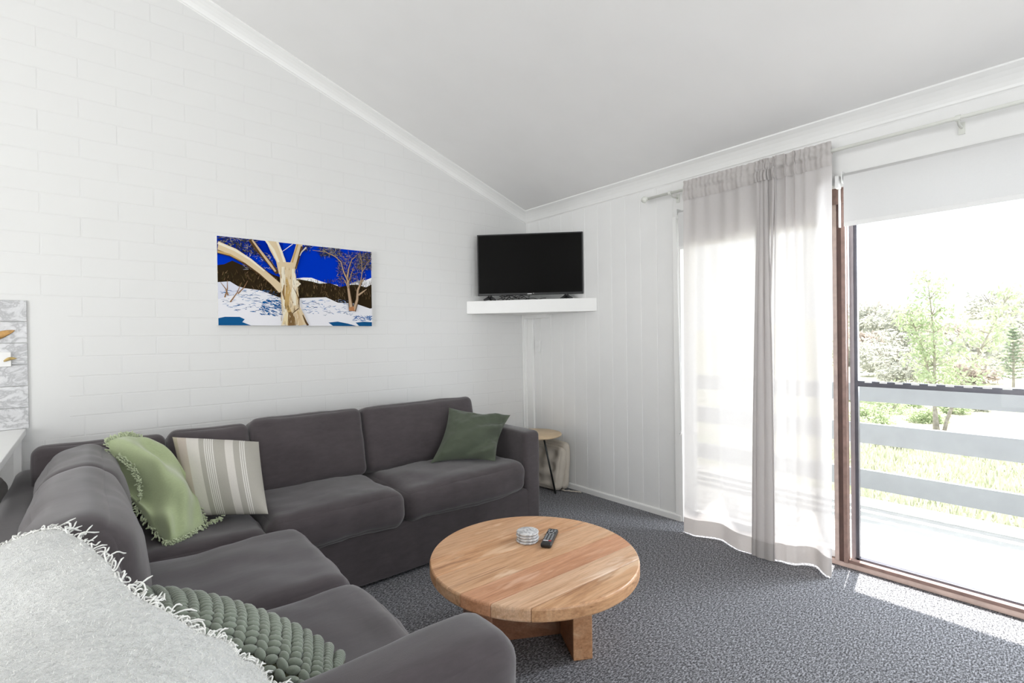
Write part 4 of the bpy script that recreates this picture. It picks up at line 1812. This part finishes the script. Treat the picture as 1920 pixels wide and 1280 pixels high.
ring = [rm @ Vector((.031+.011*math.cos(a*PI/8), .011*math.sin(a*PI/8), .0212)) for a in range(17)]
mb.tube(ring, .0014, 6, caps=False)
mb.build('navigation_ring', btn, rbody)
mb = MB()
mb.box(-.056, -.049, -.004, .017, .019, .0212, mat=rm)
mb.build('printed_label', wht, rbody)
mb = MB()
mb.box(-.056, -.049, -.017, -.006, .019, .0212, mat=rm)
mb.build('red_mark', red, rbody)

# ------------------------------------------------------------------ side table and folded floor cushion
stc = Vector((2.825, 3.055, 0))
st_ = empty('side_table', stc, 'small round pale wood side table on thin dark legs in the corner', 'table')
mb = MB()
mb.lathe([(.0, .464), (.212, .464), (.226, .470), (.228, .476), (.224, .481), (0, .482)], 56, stc)
mb.build('table_top', M['side_wood'], st_, smooth=True)
for (t0, f0) in (((2.775, 2.89), (2.893, 2.884)), ((2.74, 3.13), (2.62, 3.2)), ((2.92, 3.14), (2.99, 3.27))):
    MB().tube([(t0[0], t0[1], .466), (f0[0], f0[1], .0)], .0075, 10).build('leg', M['dark_metal'], st_, smooth=True)

fc = empty('floor_cushion', (3.0, 3.08, 0), 'cream tufted floor cushion folded and standing against the boarded wall', 'cushion')
for k, (bx, tx, w_, hh) in enumerate(((2.945, 3.015, .085, .345), (3.03, 3.055, .075, .375))):
    vs, fs = soft_box((w_, .44, hh), .035, puff=(.022, .01, .012), n=26, wr=.004, seed=k+30, wscale=9)
    out = []
    tilt = math.atan2(tx-bx, hh)
    mm = Matrix.Translation(((bx+tx)/2-.006, 3.10, hh/2+.012)) @ Matrix.Rotation(tilt, 4, 'Y')
    for p in vs:
        q = p.copy()
        # buttoned tufts
        for ty in (-.13, 0, .13):
            for tz in (-.11, 0, .11):
                d2 = ((q.y-ty)**2+(q.z-tz)**2)/.0016
                q.x *= 1-.7*math.exp(-d2)
        q.x *= 1+.12*math.sin(q.z*28)**2
        w3 = mm @ q
        w3.x = min(w3.x, XW-.006-(.0165 if w3.z < .045 else 0))
        w3.z = max(w3.z, .004)
        out.append(w3)
    mb = MB()
    mb.add(out, fs)
    mb.build('pad', M['beige_pad'], fc, smooth=True)
mb = MB()
for k in range(4):
    a = k*.35-.6
    pts = [Vector((2.97, 2.90, .012))]
    for i in range(1, 7):
        pts.append(Vector((2.97+.012*i+.006*math.sin(i*2+k), 2.90-.026*i*math.cos(a)+.01*math.cos(i+k), .008+.006*math.sin(i*1.7+k)**2)))
    mb.tube(pts, .0032, 6)
mb.build('tie_cord', M['beige_pad'], fc, smooth=True)

# ------------------------------------------------------------------ kitchen end at the left
cn = empty('kitchen_bench', (-.9, 2.9, 0), 'white breakfast bench against the brick wall at the left edge', 'bench')
MB().box(-1.9, -.247, 2.35, YW-.001, .835, .868).build('worktop', M['white_gloss'], cn, bevel=.004)
MB().box(-.29, -.262, 3.385, YW-.001, 0, .835).build('support_post', M['white_gloss'], cn, bevel=.002)
MB().box(-1.9, -1.86, 2.40, YW-.001, 0, .835).build('support_panel', M['white_gloss'], cn, bevel=.002)
tl = empty('tile_splashback', (-.9, YW, .87), 'grey marbled tile splashback above the white bench at the left edge', 'splashback')
for r_ in range(6):
    z0 = .868+r_*.1055
    x1 = -.236
    k = 0
    while x1 > -1.6:
        w_ = .30 if not (k == 0 and r_ % 2) else .17
        MB().box(x1-w_+.0012, x1, YW-.009, YW-.0005, z0+.0015, z0+.104).build('tile', M['marble'], tl, bevel=.001)
        x1 -= w_
        k += 1
# leaf-shaped ornaments and a white plate fixed on the tiles
leafwood = simple('amber_wood', (.50, .28, .09), .5, nscale=60, var=.3)
straw = simple('straw_leaf', (.50, .36, .13), .6, nscale=80, var=.3)


def leaf_orn(name, p0, p1, w_, mat, label, bend=.006):
    mb = MB()
    p0, p1 = Vector(p0), Vector(p1)
    d = (p1-p0).normalized()
    up = Vector((-d.z, 0, d.x))
    vs, fs = [], []
    N = 14
    for i in range(N+1):
        t = i/N
        hw = w_*math.sin(PI*min(1, t*.92+.08))**.8+.0006
        c_ = p0.lerp(p1, t)+up*bend*math.sin(t*PI)
        for a in range(8):
            an = 2*PI*a/8
            vs.append(c_+up*(hw*math.cos(an))+Vector((0, 1, 0))*(.0045*math.sin(an)*math.sin(PI*min(1, t*.9+.1))))
    for i in range(N):
        for a in range(8):
            b = (a+1) % 8
            fs.append((i*8+a, i*8+b, (i+1)*8+b, (i+1)*8+a))
    fs.append(tuple(range(8)))
    fs.append(tuple(N*8+7-a for a in range(8)))
    mb.add(vs, fs)
    return tag(mb.build(name, mat, smooth=True), label, 'ornament')


leaf_orn('wooden_ornament', (-.37, YW-.015, 1.298), (-.278, YW-.015, 1.352), .016, leafwood, 'long amber leaf-shaped ornament on the marble tiles, above the white plate')
mb = MB()
mb.box(-.40, -.292, YW-.020, YW-.0095, 1.176, 1.247)
tag(mb.build('wall_plate', M['white_plastic'], bevel=.003), 'white rectangular plate on the marble tiles behind the straw ornament', 'wall plate')
leaf_orn('straw_ornament', (-.318, YW-.0245, 1.203), (-.272, YW-.0245, 1.215), .007, straw, 'small straw-coloured pointed ornament in front of the white plate')

# chair tucked under the bench
ch = empty('bench_chair', (-.60, 2.95, 0), 'grey-brown upholstered chair tucked under the white bench behind the sofa', 'chair')
soft('backrest', (.10, .42, .34), .045, (-.345, 2.93, .535), (0, R(4), 0), mat=M['stool'], parent=ch, n=18, puff=(.012, .01, .02), wr=.003)
soft('seat', (.42, .44, .09), .035, (-.56, 2.93, .43), mat=M['stool'], parent=ch, n=16, puff=(0, 0, .012), wr=.003)
for x, y in ((-.74, 2.75), (-.74, 3.11), (-.40, 2.75), (-.40, 3.11)):
    MB().tube([(x*.97-.015, (y-2.93)*.9+2.93, .40), (x, y, 0)], .012, 8).build('leg', M['dark_metal'], ch, smooth=True)
